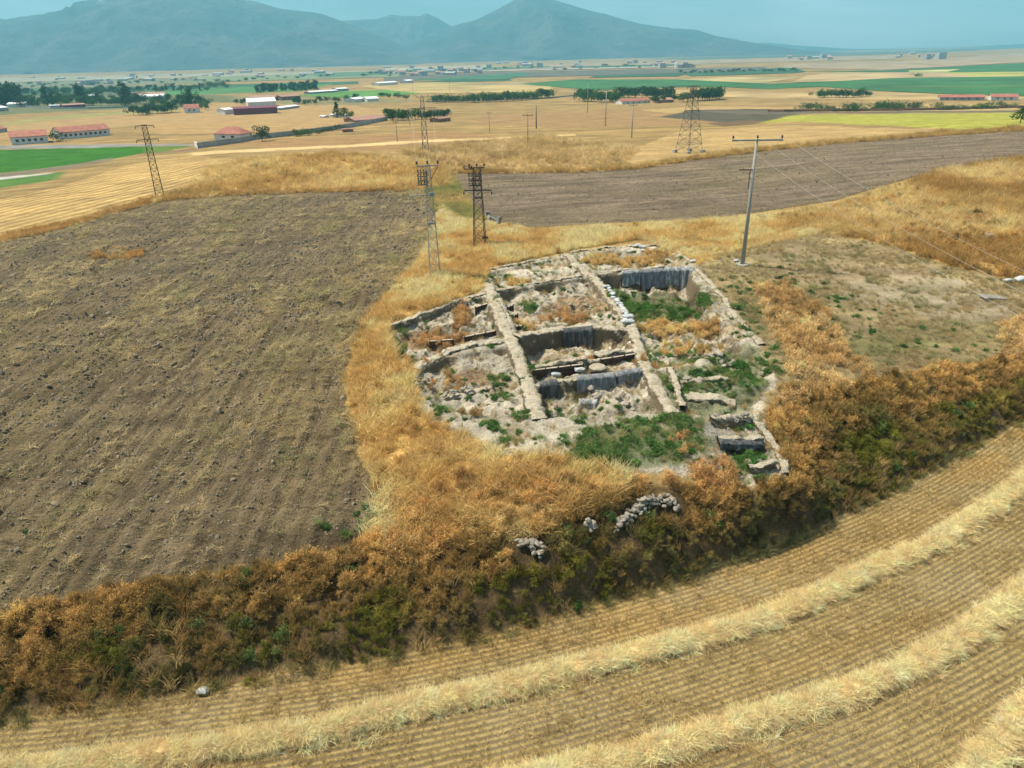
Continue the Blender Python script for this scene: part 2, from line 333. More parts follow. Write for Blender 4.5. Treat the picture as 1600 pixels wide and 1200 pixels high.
# pits: (outline, depth)
PITS = [([(764,425),(880,402),(916,430),(860,436),(780,453)], .45),
 ([(612,510),(656,496),(704,476),(757,462),(775,500),(788,533),(744,537),(712,545),(680,560),(650,573),(625,570),(612,540)], .95),
 ([(782,457),(860,441),(920,434),(945,462),(970,500),(972,509),(920,510),(850,516),(812,527),(797,490)], .85),
 ([(815,530),(850,519),(920,513),(978,516),(990,547),(910,560),(830,571)], 1.6),
 ([(832,577),(912,564),(992,551),(1001,577),(960,585),(900,590),(840,599)], 1.05),
 ([(842,604),(900,594),(960,589),(1004,582),(1030,625),(1035,640),(960,648),(856,650)], 1.15),
 ([(655,580),(700,558),(788,543),(800,546),(820,600),(830,640),(760,650),(690,635),(658,610)], .7),
 ([(897,400),(967,390),(1024,388),(1050,394),(1070,410),(1076,417),(990,421),(935,423)], .35),
 ([(938,429),(990,427),(1078,422),(1088,452),(1100,480),(1050,488),(985,490),(958,458)], 1.9),
 ([(985,490),(1050,488),(1098,480),(1122,502),(1160,541),(1090,556),(1020,570),(1004,548),(996,515)], 1.2),
 ([(1024,573),(1100,558),(1190,545),(1205,600),(1165,645),(1110,655),(1068,640),(1050,595)], .7),
 ([(1110,655),(1165,648),(1200,690),(1224,742),(1155,750),(1128,700)], .6)]
W_PITS = [(wpoly(p), d) for p, d in PITS]

def geo(a, b, s0, g):
    o = [a]; s = s0
    while o[-1] < b: s *= g; o.append(o[-1]+s)
    return o[1:]
gx = list(np.arange(-11, 19.01, .15)); rr = list(np.arange(19.25, 50.1, .25)); rl = list(np.arange(-11.25, -50.1, -.25))
r2 = geo(50, 600, .25, 1.015); r3 = geo(r2[-1], 9800, 9, 1.09)
GX = np.array(sorted(gx+rr+rl+r2+r3+[-v for v in r2+r3]))
y1 = list(np.arange(13, 31, .22))+list(np.arange(31, 78, .15))+list(np.arange(78, 110, .25)); y2 = geo(y1[-1], 900, .25, 1.013); y3 = geo(y2[-1], 9300, 12, 1.07)
GY = np.array(sorted(y1+y2+y3+[13-v for v in geo(0, 400, .3, 1.15)]))
NX, NY = len(GX), len(GY)
XX, YY = np.meshgrid(GX, GY); X = XX.ravel(); Y = YY.ravel(); R = np.hypot(X, Y)
near = (R < 760) & (Y > 5)
Z = np.full(X.shape, PLAIN); Z[near] = base_h(X[near], Y[near]); beh = (Y <= 5) & (R < 760); Z[beh] = base_h(X[beh], Y[beh])
def blur(a, n=1):
    a = a.reshape(NY, NX).astype(float)
    for _ in range(n):
        b = a.copy(); b[1:-1, 1:-1] = (a[1:-1, 1:-1]*4+a[:-2, 1:-1]+a[2:, 1:-1]+a[1:-1, :-2]+a[1:-1, 2:])/8; a = b
    return a.ravel()
jx = X+(fbm(X/2.3, Y/2.3, 21)-.5)*1.6; jy = Y+(fbm(X/2.3, Y/2.3, 31)-.5)*1.6
jx2 = X+(fbm(X/.9, Y/.9, 41)-.5)*.5; jy2 = Y+(fbm(X/.9, Y/.9, 51)-.5)*.5
far_j = sstep(70, 160, R); jx = jx*(1-far_j)+X*far_j; jy = jy*(1-far_j)+Y*far_j
def mask(poly, b=1, tight=False): return blur(pip(jx2 if tight else jx, jy2 if tight else jy, poly), b)
# excavated depth
dep = np.zeros(X.shape)
for p, d in W_PITS: dep = np.maximum(dep, pip(jx2, jy2, p)*d)
dep = blur(dep, 2); _rt = sstep(6.0, 8.5, X-.045*(Y-45))*(1-sstep(56, 59, Y)); dep = dep*(1-_rt)+blur(dep, 14)*_rt
rub = np.abs(fbm(X/1.7, Y/1.7, 61, 5)-.5)*2
mDIG = mask(W_DIG, 2)
hump = ((1-rub)**2*.9-.35)*np.clip(dep, 0, 1)+(fbm(X/.45, Y/.45, 71, 3)-.5)*.28*mDIG
Z = Z-dep+hump
wob = blur(pip(X, Y, W_BANK), 4); Z = Z+(fbm(X/1.6, Y/1.6, 81)-.5)*.7*wob
mPL, mPR = mask(W_PL), blur(pip(X, Y, W_PR), 1)
Z = Z+((fbm(X/.8, Y/1.8, 91, 4)-.5)*.42*mPL + np.sin(2*math.pi*((X+.02*Y)/1.1+fbm(X/5, Y/14, 93)*1.2))*.13*mPL*(1-sstep(60, 110, R)) + (fbm(X/2.2, Y/.9, 92, 3)-.5)*.30*mPR)*(1-sstep(90, 220, R))
mGC, mHR, mMO = mask(W_GC, 2), mask(W_HR, 3), blur(pip(X, Y, W_MO), 3)
Z = Z+(fbm(X/2.2, Y/2.2, 95, 4)-.5)*.8*np.clip(mHR+mMO, 0, 1)*(1-sstep(200, 300, R))
def pit_h(x, y):            # height of the built ground at a point (bilinear)
    x = np.atleast_1d(x); y = np.atleast_1d(y)
    i = np.clip(np.searchsorted(GX, x)-1, 0, NX-2); j = np.clip(np.searchsorted(GY, y)-1, 0, NY-2)
    u = (x-GX[i])/(GX[i+1]-GX[i]); v = (y-GY[j])/(GY[j+1]-GY[j]); z = Z.reshape(NY, NX)
    return (z[j, i]*(1-u)+z[j, i+1]*u)*(1-v)+(z[j+1, i]*(1-u)+z[j+1, i+1]*u)*v
# ---- albedo
def A3(c): return np.array(c, float)[None]
n1 = fbm(X/9, Y/9, 5)[:, None]; n2 = fbm(X/2, Y/2, 6)[:, None]; n3 = fbm(X/40, Y/60, 8)[:, None]
C = A3((.275, .183, .072))*(.75+.5*n1)                                        # dry grass plain
C = C*(.45+1.1*fbm(X/55, Y/7, 18, 6)[:, None]); C = C*(1-n3*.3)+A3((.22, .17, .07))*n3*.3
def lay(m, col, a=1.0):
    global C
    m = (m*a)[:, None]; C = C*(1-m)+col*m
def paint(pts, col, a=1.0, b=1, noise=.25):
    lay(blur(pip(X, Y, wpoly(pts, 2)), b), A3(col)*(1-noise/2+noise*n2), a)
GREEN, DGREEN, TAN, PALE, BROWN = (.045, .15, .012), (.02, .085, .03), (.40, .27, .11), (.52, .38, .18), (.20, .13, .07)
paint([(-200,395),(0,270),(60,272),(100,268),(90,280),(0,294),(-200,330)], (.07, .15, .03))
paint([(-300,300),(0,270),(120,259),(225,239),(228,229),(0,234),(-300,240)], (.03, .125, .010), b=0, noise=.5)
paint([(225,239),(228,229),(300,228),(250,238)], (.10, .16, .03), b=0)
paint([(-300,305),(0,278),(60,270),(100,265),(180,250),(170,247),(120,256),(60,264),(0,271),(-300,292)], (.16, .13, .09))
paint([(-300,320),(0,281),(80,272),(80,270),(0,277),(-300,310)], (.42, .40, .36))
paint([(-300,235),(0,233),(308,228),(308,225),(180,225),(0,228),(-300,230)], (.20, .20, .19))
paint([(180,250),(230,240),(305,236),(305,231),(250,238),(225,243)], (.18, .12, .07))
paint([(0,200),(150,178),(330,170),(330,185),(200,197),(0,220)], (.32,.21,.09))
paint([(0,193),(60,183),(200,173),(330,168),(330,172),(200,178),(60,190),(0,198)], (.25, .22, .08))
paint([(-300,180),(0,158),(150,150),(340,148),(420,156),(345,166),(205,170),(100,174),(0,180),(-300,200)], (.12, .13, .06))
paint([(370,152),(560,150),(660,158),(560,164),(440,166),(370,162)], (.20, .17, .08))
paint([(400,178),(560,174),(660,184),(600,190),(500,186)], (.27, .19, .085))
paint([(300,226),(600,236),(705,255),(900,262),(960,250),(860,225),(700,205),(480,215)], (.27, .165, .07))
paint([(300,243),(500,232),(680,222),(900,212),(900,210),(680,218),(500,228),(300,238)], PALE)
paint([(330,160),(560,165),(620,180),(500,200),(380,208),(250,210),(200,190)], (.33, .215, .09))
paint([(750,180),(1000,170),(1100,180),(1200,185),(1100,195),(880,200),(740,195)], (.27, .17, .075))
paint([(1000,172),(1100,166),(1250,168),(1450,163),(1600,162),(1600,174),(1240,174),(1060,178)], (.36, .25, .10))
paint([(1030,183),(1080,172),(1200,170),(1250,176),(1235,188),(1180,193),(1110,190)], (.085, .075, .05))
paint([(1100,193),(1180,188),(1200,192),(1130,198)], (.14, .09, .05))
paint([(1180,193),(1240,180),(1400,178),(1600,176),(1900,170),(1900,195),(1600,200),(1500,202),(1400,197),(1250,190)], (.29, .28, .05), noise=.7)
paint([(1080,172),(1240,175),(1600,172),(1600,175),(1240,178),(1150,178)], (.12, .10, .07))
paint([(1060,205),(1240,196),(1400,200),(1480,206),(1300,222),(1180,233),(1080,244),(1000,260),(960,245)], (.35, .24, .10))
paint([(780,250),(860,240),(940,255),(900,266),(720,266),(715,262)], (.36, .24, .10))
_g = ground([0, 330], [352, 268]); _dv = _g[1]-_g[0]; _dv = _dv[:2]/np.hypot(*_dv[:2]); _ac = -X*_dv[1]+Y*_dv[0]
_sw = (.5+.5*np.sin(2*math.pi*(_ac/3.4+.25*fbm(X/30, Y/30, 19))))[:, None]; lay(mask(W_LS, 1), A3((.42, .285, .11))*(.8+.3*n1)*(.66+.5*_sw**1.5))
lay(mMO, A3((.36, .22, .08))*(.7+.6*n2))
soil = A3((.170, .128, .074)); gr = A3((.25, .195, .09))
f = sstep(.42, .66, fbm(X/5, Y/14, 12))[:, None]; _fs = fbm((X+.02*Y)/.55, Y/6, 29, 4)[:, None]; lay(mPL, (soil*(.8+.4*n2)*(1-.4*f)+gr*.4*f)*(.55+.9*_fs))
fl = sstep(-22, -6, X)[:, None]*sstep(24, 40, Y)[:, None]; lay(mPL, soil*.3+A3((.30,.205,.11))*.7, .38*fl[:, 0])
f = sstep(.45, .7, fbm(X/22, Y/10, 13))[:, None]; lay(mPR, A3((.225, .170, .115))*(.55+.9*fbm((Y-.18*X)/1.6, X/12, 17, 5)[:, None])*(.85+.3*n2)*(1-.35*f)+A3((.22, .18, .09))*.35*f)
lay(mGC, A3((.40, .25, .085))*(.7+.6*n2)); lay(mHR, A3((.42, .27, .095))*(.7+.6*n1))
lay(mask(W_SR, 10), A3((.25, .192, .10))*(.6+.8*fbm((X+Y)/1.5, (X-Y)/9, 27, 5)[:, None])*(.75+.5*n2))
def patch(cx, cy, rx, ry, col, a=.8): lay(mask(well(cx, cy, rx, ry, 16), 3), A3(col)*(.75+.5*n2), a)
patch(1330,430,110,18,(.24,.18,.11)); patch(1420,455,120,25,(.30,.25,.165)); patch(1500,480,80,20,(.28,.23,.15)); patch(1240,400,60,14,(.22,.17,.10))
patch(1500,520,140,22,(.17,.16,.06),.5); patch(1380,540,90,14,(.14,.16,.05),.45); patch(1530,315,60,22,(.16,.15,.06),.7); patch(1470,365,60,16,(.24,.14,.05))
lay(blur(pip(jx, jy, W_BANK), 2), A3((.09, .06, .028))*(.6+.8*n2))
dw = fbm(X/1.6, Y/1.6, 14)[:, None]; lay(mDIG, A3((.475, .425, .335))*(.8+.3*n2)*(1-sstep(.55, .72, dw)*.6)+A3((.34, .25, .13))*sstep(.55, .72, dw)*.6)
for g_ in [(1000,700,110,35,(.12,.15,.06)), (680,520,60,18,(.26,.14,.06)), (900,470,50,16,(.30,.20,.10)), (1110,600,95,40,(.15,.17,.08)), (1150,555,50,25,(.17,.18,.09)), (1165,700,45,30,(.20,.20,.11)), (1020,455,80,24,(.10,.13,.05)),(860,560,45,10,(.18,.15,.06)), (960,540,35,8,(.28,.16,.08)), (740,580,50,12,(.30,.19,.11))]: patch(*g_)
# the stubble field
mST = blur(pip(X+(fbm(X/1.2, Y/1.2, 44)-.5)*.8, Y, W_ST), 1)
ru = np.hypot(X-CCX, Y-CCY)
band = sstep(.40, .62, fbm(ru/1.9, np.arctan2(Y-CCY, X-CCX)*6, 15))[:, None]
lay(mST, A3((.255, .195, .085))*(1-band)+A3((.29, .175, .045))*band)
gxx = fbm(X/2.5, Y/2.5, 16)[:, None]; lay(mST, A3((.25, .215, .13)), (sstep(.5, .68, gxx)*.6)[:, 0])
pv = np.where(mPL > .5, X+.02*Y, Y-.18*X); hd = pip(X, Y, wpoly([(-300,1050),(0,955),(450,885),(555,850),(560,800),(450,790),(200,820),(0,850),(-300,900)]))
pv = np.where(hd, Y-.32*X, pv); pw = np.where(mPL > .5, Y, X); pw = np.where(hd, X, pw)
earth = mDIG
# ---- ground material
gm, t, out = newmat('ground_surface'); L = t.links.new
def att(n, o='Fac'): return N(t, 'ShaderNodeAttribute', attribute_name=n).outputs[o]
def math_(op, a, b=None, c=None):
    n = N(t, 'ShaderNodeMath', operation=op)
    for i, v in enumerate((a, b, c)):
        if v is None: continue
        if isinstance(v, (int, float)): n.inputs[i].default_value = v
        else: L(v, n.inputs[i])
    return n.outputs[0]
def noise(vec, sc, det=5, rough=.6):
    n = N(t, 'ShaderNodeTexNoise', i_Scale=sc, i_Detail=det, i_Roughness=rough); L(vec, n.inputs['Vector']); return n.outputs['Fac']
def ramp(v, a, b, lo=0, hi=1):
    n = N(t, 'ShaderNodeMapRange', interpolation_type='SMOOTHSTEP'); n.inputs['From Min'].default_value = a; n.inputs['From Max'].default_value = b
    n.inputs['To Min'].default_value = lo; n.inputs['To Max'].default_value = hi; L(v, n.inputs['Value']); return n.outputs[0]
def mixc(f_, a, b):
    n = N(t, 'ShaderNodeMix', data_type='RGBA'); L(f_, n.inputs['Factor'])
    for s_, v in (('A', a), ('B', b)):
        if isinstance(v, tuple): n.inputs[s_].default_value = (*v, 1)
        else: L(v, n.inputs[s_])
    return n.outputs['Result']
pos = N(t, 'ShaderNodeNewGeometry').outputs['Position']; col = att('col', 'Color'); aP = att('plough'); aS = att('stubble'); aE = att('earth')
cx = N(t, 'ShaderNodeCombineXYZ'); L(att('across'), cx.inputs[0]); L(att('along'), cx.inputs[1])
sc1 = N(t, 'ShaderNodeVectorMath', operation='MULTIPLY'); L(cx.outputs[0], sc1.inputs[0]); sc1.inputs[1].default_value = (1.5, .42, 1)
big = noise(sc1.outputs[0], 1.0, 7, .68); sc2 = N(t, 'ShaderNodeVectorMath', operation='MULTIPLY'); L(cx.outputs[0], sc2.inputs[0]); sc2.inputs[1].default_value = (.45, .045, 1)
streak = noise(sc2.outputs[0], 1.0, 4, .6)
fine = noise(pos, 6.5, 7, .65); mid = noise(pos, 1.1, 6, .6); vf = noise(pos, 22, 4, .6); far_n = noise(pos, .11, 6, .65)
st3 = N(t, 'ShaderNodeVectorMath', operation='MULTIPLY'); L(pos, st3.inputs[0]); st3.inputs[1].default_value = (.05, .30, 0); stn = noise(st3.outputs[0], 1.0, 7, .72)
v1 = math_('MULTIPLY', math_('MULTIPLY', ramp(fine, .3, .7, .72, 1.25), ramp(stn, .34, .66, .72, 1.2)), math_('MULTIPLY', ramp(mid, .3, .7, .85, 1.15), ramp(far_n, .3, .7, .88, 1.12)))
vm = N(t, 'ShaderNodeVectorMath', operation='SCALE'); L(col, vm.inputs[0]); L(v1, vm.inputs['Scale'])
straw = math_('MULTIPLY', aP, math_('MULTIPLY', ramp(big, .5, .66), ramp(streak, .45, .62, .0, .6)))
c1 = mixc(straw, vm.outputs[0], (.27, .20, .10))
row = math_('SINE', math_('MULTIPLY', math_('ADD', att('rowr'), math_('MULTIPLY', math_('SUBTRACT', mid, .5), .035)), 2*math.pi/.28))
rw = math_('MULTIPLY', aS, math_('MULTIPLY', ramp(row, -.2, .9), ramp(fine, .25, .5)))
c2 = mixc(rw, c1, (.34, .25, .105))
soilr = math_('MULTIPLY', aS, math_('MULTIPLY', ramp(row, .1, -.8, 0, .8), ramp(vf, .2, .5))); c3 = mixc(soilr, c2, (.16, .115, .065))
sxn = N(t, 'ShaderNodeSeparateXYZ'); L(N(t, 'ShaderNodeNewGeometry').outputs['True Normal'], sxn.inputs[0]); steep_shade = math_('MULTIPLY', aE, ramp(sxn.outputs[2], .72, .45, 0, .9)); c3 = mixc(steep_shade, c3, (.15, .115, .07))  # steep trench sides painted darker: shade put into the earth colour
bs = N(t, 'ShaderNodeBsdfPrincipled', i_Roughness=.95); bs.inputs['Specular IOR Level'].default_value = .1; L(c3, bs.inputs['Base Color'])
hP = math_('MULTIPLY', aP, math_('ADD', math_('MULTIPLY', big, 1.1), math_('MULTIPLY', fine, .34)))
hS = math_('MULTIPLY', aS, math_('ADD', math_('MULTIPLY', row, .02), math_('MULTIPLY', vf, .05)))
hE = math_('MULTIPLY', aE, math_('MULTIPLY', fine, .22))
hh = math_('ADD', math_('ADD', hP, hS), math_('ADD', hE, math_('ADD', math_('MULTIPLY', fine, .12), math_('MULTIPLY', mid, .25))))
bp = N(t, 'ShaderNodeBump', i_Strength=.85, i_Distance=1.0); L(hh, bp.inputs['Height']); L(bp.outputs[0], bs.inputs['Normal']); L(bs.outputs[0], out.inputs[0])
# ---- one sheet, cut along the field edges
idx = np.arange(NX*NY).reshape(NY, NX)
FQ = np.stack([idx[:-1, :-1], idx[:-1, 1:], idx[1:, 1:], idx[1:, :-1]], -1).reshape(-1, 4)
pick = lambda m: m[FQ].mean(1) > .5
reg = np.zeros(len(FQ), int); reg[pick(mPL)] = 1; reg[pick(mPR)] = 2; reg[pick(mST)] = 3; reg[pick(mDIG)] = 4
VV = np.stack([X, Y, Z], 1)
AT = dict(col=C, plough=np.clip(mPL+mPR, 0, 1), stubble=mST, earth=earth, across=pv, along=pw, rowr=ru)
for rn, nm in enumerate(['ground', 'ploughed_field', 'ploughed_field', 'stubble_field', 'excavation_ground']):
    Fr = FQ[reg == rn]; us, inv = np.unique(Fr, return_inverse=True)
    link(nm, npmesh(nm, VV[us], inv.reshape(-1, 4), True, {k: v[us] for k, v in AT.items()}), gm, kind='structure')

# ------------------------------------------------------------------ far fields of the plain, as level sheets
def field(pts, col, lift, name='field', kind='structure', var=.25):
    p = at_plane([a[0] for a in pts], [a[1] for a in pts], PLAIN+lift)
    me = bpy.data.meshes.new(name); me.from_pydata([tuple(q) for q in p], [], [tuple(range(len(p)))]); me.update()
    key = 'field_%d_%d_%d' % tuple(int(c*1000) for c in col); m = bpy.data.materials.get(key) or simple(key, col, .95, .4, .02)
    return link(name, me, m, kind=kind)
G1, G2, G3, OC, DK, TP = (.03, .12, .03), (.025, .09, .035), (.09, .17, .035), (.34, .24, .10), (.10, .10, .075), (.29, .22, .13)
FIELDS = [([(-400,160),(0,145),(240,140),(340,146),(0,160),(-400,175)], (.08,.10,.05)), ([(-400,150),(0,129),(330,122),(480,121),(330,130),(0,140),(-400,160)], (.14,.15,.08)), ([(860,143),(1060,141),(1130,143),(1280,146),(1380,144),(1470,147),(1600,151),(1600,156),(1300,155),(1060,150)], (.38,.27,.11)),
 ([(-400,148),(300,133),(560,127),(560,131),(300,140),(-400,160)], G2), ([(230,143),(330,138),(520,131),(470,142),(330,147),(240,150)], (.05,.17,.04)),
 ([(450,150),(540,142),(620,140),(660,146),(560,152)], (.08,.20,.03)), ([(560,134),(700,127),(860,135),(870,143),(660,146),(600,140)], (.36,.27,.10)),
 ([(640,128),(790,121),(800,126),(700,129)], G2), ([(700,131),(820,128),(840,133),(760,133)], (.30,.24,.12)),
 ([(810,131),(900,124),(1060,124),(1190,130),(1290,135),(1200,139),(1130,136),(1060,136),(930,141)], G1),
 ([(1060,124),(1140,120),(1250,121),(1190,130)], (.36,.29,.12)), ([(1200,131),(1390,122),(1600,119),(1900,112),(1900,148),(1600,150),(1470,146),(1380,142),(1290,136)], G1),
 ([(1390,135),(1600,133),(1600,135),(1390,137)], (.07,.14,.03)), ([(1240,128),(1260,118),(1310,113),(1450,113),(1600,114),(1600,119),(1390,122),(1300,127)], (.37,.27,.13)),
 ([(1600,112),(1600,118),(1520,119),(1470,113)], (.30,.30,.07)), ([(1240,112),(1380,110),(1600,98),(1900,85),(1900,112),(1600,112),(1450,113),(1310,112)], G1),
 ([(1420,110),(1500,108),(1480,112),(1420,112)], (.42,.38,.15)), ([(1060,113),(1240,105),(1260,112),(1240,114),(1080,119)], G2),
 ([(1200,104),(1260,99),(1450,94),(1600,82),(1900,70),(1900,84),(1600,97),(1480,104),(1380,109),(1250,107)], TP),
 ([(940,115),(1080,112),(1060,119),(920,121)], G2), ([(600,118),(800,112),(1060,107),(1200,104),(1180,110),(1000,116),(800,121),(600,127)], DK),
 ([(640,125),(820,113),(830,117),(790,124)], (.04,.13,.06)), ([(850,101),(1100,93),(1400,86),(1400,92),(1150,98),(900,106),(780,108)], TP),
 ([(900,104),(1060,100),(1060,102),(900,107)], G2), ([(600,106),(760,102),(760,105),(600,110)], (.33,.30,.2)), ([(0,122),(300,115),(600,110),(600,113),(300,121),(0,129)], (.27,.25,.16)),
 ([(300,121),(500,115),(640,113),(620,120),(330,128)], (.16,.19,.09)), ([(480,115),(700,107),(860,103),(860,105),(700,112),(500,121)], (.07,.14,.07)),
 ([(1000,92),(1250,84),(1400,80),(1600,72),(1600,75),(1400,84),(1100,93)], (.08,.12,.08)), ([(1100,84),(1300,78),(1600,68),(1600,70),(1300,81),(1100,88)], (.28,.24,.17))]
for i, (p, c) in enumerate(FIELDS): field(p, c, .05+.03*i)
# country roads on the plain
field([(600,113),(1000,104),(1060,103),(1060,104),(1000,106),(600,115)], (.35, .31, .25), 1.3, 'road')

# ------------------------------------------------------------------ mountains
def mountain(name, prof, D, depth, x0, x1, n=220, m=70, seed=0, label=None):
    """prof: skyline as (pixel x, pixel y); D distance of the crest; the mass slopes down towards the plain over 'depth'"""
    pr = np.array(prof, float); V = []; px = np.linspace(x0, x1, n); py = np.interp(px, pr[:, 0], pr[:, 1])
    d = pixdir(px, py); h = d*((D/d[:, 1])[:, None]); bx = h[:, 0]; top = np.maximum(h[:, 2]+CAM_H-PLAIN, 5)
    s = np.linspace(-.8, 1, m); G = np.zeros((m, n, 3))
    for j, u in enumerate(s):
        yy = D-u*depth; prof_ = (1-abs(u))**1.15 if u > 0 else (1-abs(u)/.8*.9)
        xx = bx*(1-.18*u*depth/D)
        rg = 1-np.abs(fbm(xx/620+seed, np.full(n, yy)/900, seed+3, 6)-.5)*2.2; am = (1-prof_)*prof_*2.0
        G[j, :, 0] = xx; G[j, :, 1] = yy; G[j, :, 2] = PLAIN-3+top*(prof_+(rg-.62)*am*1.1)+(fbm(xx/160, np.full(n, yy)/160, seed+8)-.5)*top*.10*min(1, abs(u)*8)
    i2 = np.arange(n*m).reshape(m, n); Fm = np.stack([i2[:-1, :-1], i2[1:, :-1], i2[1:, 1:], i2[:-1, 1:]], -1).reshape(-1, 4)
    return link(name, npmesh(name, G.reshape(-1, 3), Fm, True), MTN, kind='structure')
MTN, t, out = newmat('mountain_slope'); L = t.links.new
pos = N(t, 'ShaderNodeNewGeometry').outputs['Position']; sx = N(t, 'ShaderNodeSeparateXYZ'); L(pos, sx.inputs[0])
f1 = noise(pos, .0022, 9, .62); f2 = noise(pos, .009, 8, .65)
c = mixc(ramp(f1, .42, .6), (.025, .048, .045), (.085, .085, .07)); c = mixc(ramp(f2, .5, .62, 0, .8), c, (.02, .035, .022))
sn = math_('MULTIPLY', ramp(sx.outputs[2], 430, 560), ramp(f2, .56, .63)); c = mixc(sn, c, (.8, .82, .85))
bs = N(t, 'ShaderNodeBsdfPrincipled', i_Roughness=.95); L(c, bs.inputs['Base Color'])
bp = N(t, 'ShaderNodeBump', i_Strength=.8, i_Distance=90.0); L(f2, bp.inputs['Height']); L(bp.outputs[0], bs.inputs['Normal']); L(bs.outputs[0], out.inputs[0])
mountain('mountain', [(-500,20),(-200,10),(0,27),(25,31),(50,30),(80,17),(125,14),(150,3),(190,-12),(260,-22),(340,-14),(400,2),(440,13),(500,20),(540,34),(600,58),(660,85),(700,98)], 7000, 2300, -700, 715, seed=1)
mountain('mountain', [(560,100),(640,72),(690,46),(712,38),(745,30),(780,12),(808,-4),(835,-10),(868,-1),(920,15),(1000,36),(1050,44),(1080,45),(1110,54),(1170,68),(1230,80),(1300,86)], 7400, 1900, 560, 1290, seed=5)
mountain('mountain', [(480,40),(540,31),(590,29),(612,22),(635,25),(655,25),(667,20),(684,27),(705,40),(760,70)], 8600, 1300, 440, 780, seed=9)
mountain('hills', [(1100,78),(1160,68),(1200,66),(1240,70),(1330,76),(1400,76),(1500,74),(1600,68),(1800,60),(2100,50)], 9300, 900, 1080, 2200, seed=13)

# ------------------------------------------------------------------ haze
mh, t, out = newmat('haze_air'); pvn = N(t, 'ShaderNodeVolumePrincipled'); pvn.inputs['Color'].default_value = (.28, .78, 1.0, 1); pvn.inputs['Density'].default_value = 1.6e-4
pvn.inputs['Anisotropy'].default_value = .0
t.links.new(pvn.outputs[0], out.inputs['Volume'])
mb = MB(); mb.box((0, 0, (1150+PLAIN-3)/2), (24000, 21600, 1150-PLAIN+3)); mb.build('haze', mh, kind='stuff')
# ------------------------------------------------------------------ vegetation and loose stuff
def place(xy, dz=0): return np.c_[xy, pit_h(xy[:, 0], xy[:, 1])+dz]
def tints(xy, pal, sc, seed, jit=.18):
    """mix palette colours by slow noise"""
    pal = np.array(pal); n = len(pal)-1; v = fbm(xy[:, 0]/sc, xy[:, 1]/sc, seed, 3); v = np.clip((v-.3)/.4, 0, .999)+rng.normal(0, .12, len(xy)); v = np.clip(v, 0, .999)*n
    i = v.astype(int); f = (v-i)[:, None]; c = pal[i]*(1-f)+pal[i+1]*f
    return np.clip(c*(1+rng.normal(0, jit, (len(xy), 1))), .005, .9)
def rots(n, tilt=.12, lean=(0, 0)):
    return np.c_[rng.normal(lean[0], tilt, n), rng.normal(lean[1], tilt, n), rng.uniform(0, 6.283, n)]
def scls(n, lo, hi, zf=1.0):
    s = rng.uniform(lo, hi, n); return np.c_[s, s, s*zf*rng.uniform(.8, 1.2, n)]
def clump(sc, thr, seed, soft=.1):
    return lambda x, y: rng.uniform(size=len(x)) < sstep(thr-soft, thr+soft, fbm(x/sc, y/sc, seed, 3))
m_grass = leafmat('dry_grass_blades', None, .3, .45); m_scrub = leafmat('scrub_twigs', None, .45, .25); m_weed = leafmat('weed_leaves', None, .4, .3)
m_straw = leafmat('straw_stalks', None, .25, .45); m_clod = simple('soil_clod', (.22, .175, .12), .95, .3, .7)
GOLDP = [(.88,.72,.40),(.86,.67,.33),(.82,.60,.26),(.68,.45,.17)]
# golden grass, near
gk = [blades(34, .55, .55, .022, .35, .35, s, base_r=.22) for s in range(5)]
def grass_in(poly, dens, lo, hi, pal, sc=5, seed=1, thr=.36, name='dry_grass', label=None, zf=1.0):
    xy = sample(poly, dens, clump(2.2, thr, seed+50, .12)); n = len(xy)
    dirt = ~np.zeros(n, bool)
    for p, d in W_PITS: dirt &= ~pip(xy[:, 0], xy[:, 1], p)
    xy = xy[dirt]; n = len(xy); h = .6+.9*fbm(xy[:, 0]/3, xy[:, 1]/3, seed+9)
    s = scls(n, lo, hi, zf)*h[:, None]
    scatter(name, place(xy, -.03), rots(n, .22, (.0, .0)), s, tints(xy, pal, sc, seed), gk, m_grass, label=label, cat='grass', kind='stuff')
grass_in(W_GC, 11, .8, 1.45, GOLDP, 4, 1, .26, label='golden dry grass wrapped around the excavation trenches')
grass_in(W_HR, 3.2, 1.0, 2.0, [(.80,.62,.30),(.72,.52,.22),(.60,.42,.16),(.50,.31,.11)], 9, 2, .30, label='golden dry grass on the hillock at the right edge')
grass_in(W_MO, 1.6, 1.3, 2.4, [(.82,.64,.31),(.74,.53,.22),(.58,.39,.14)], 12, 3, .30, label='rough golden grass on the low mound behind the dark ploughed field')
grass_in(W_SR, 6, .4, .8, [(.56,.45,.26),(.46,.38,.20),(.54,.40,.20),(.30,.30,.13)], 4, 4, .36, label='short thin grass on the trampled slope beside the concrete pole')
grass_in(wpoly([(985,370),(1100,378),(1165,380),(1240,354),(1310,343),(1420,376),(1280,366),(1165,390),(1095,414),(1030,384)]), 7, .6, 1.1, GOLDP, 4, 77, .2, label='thin golden grass behind the concrete pole')
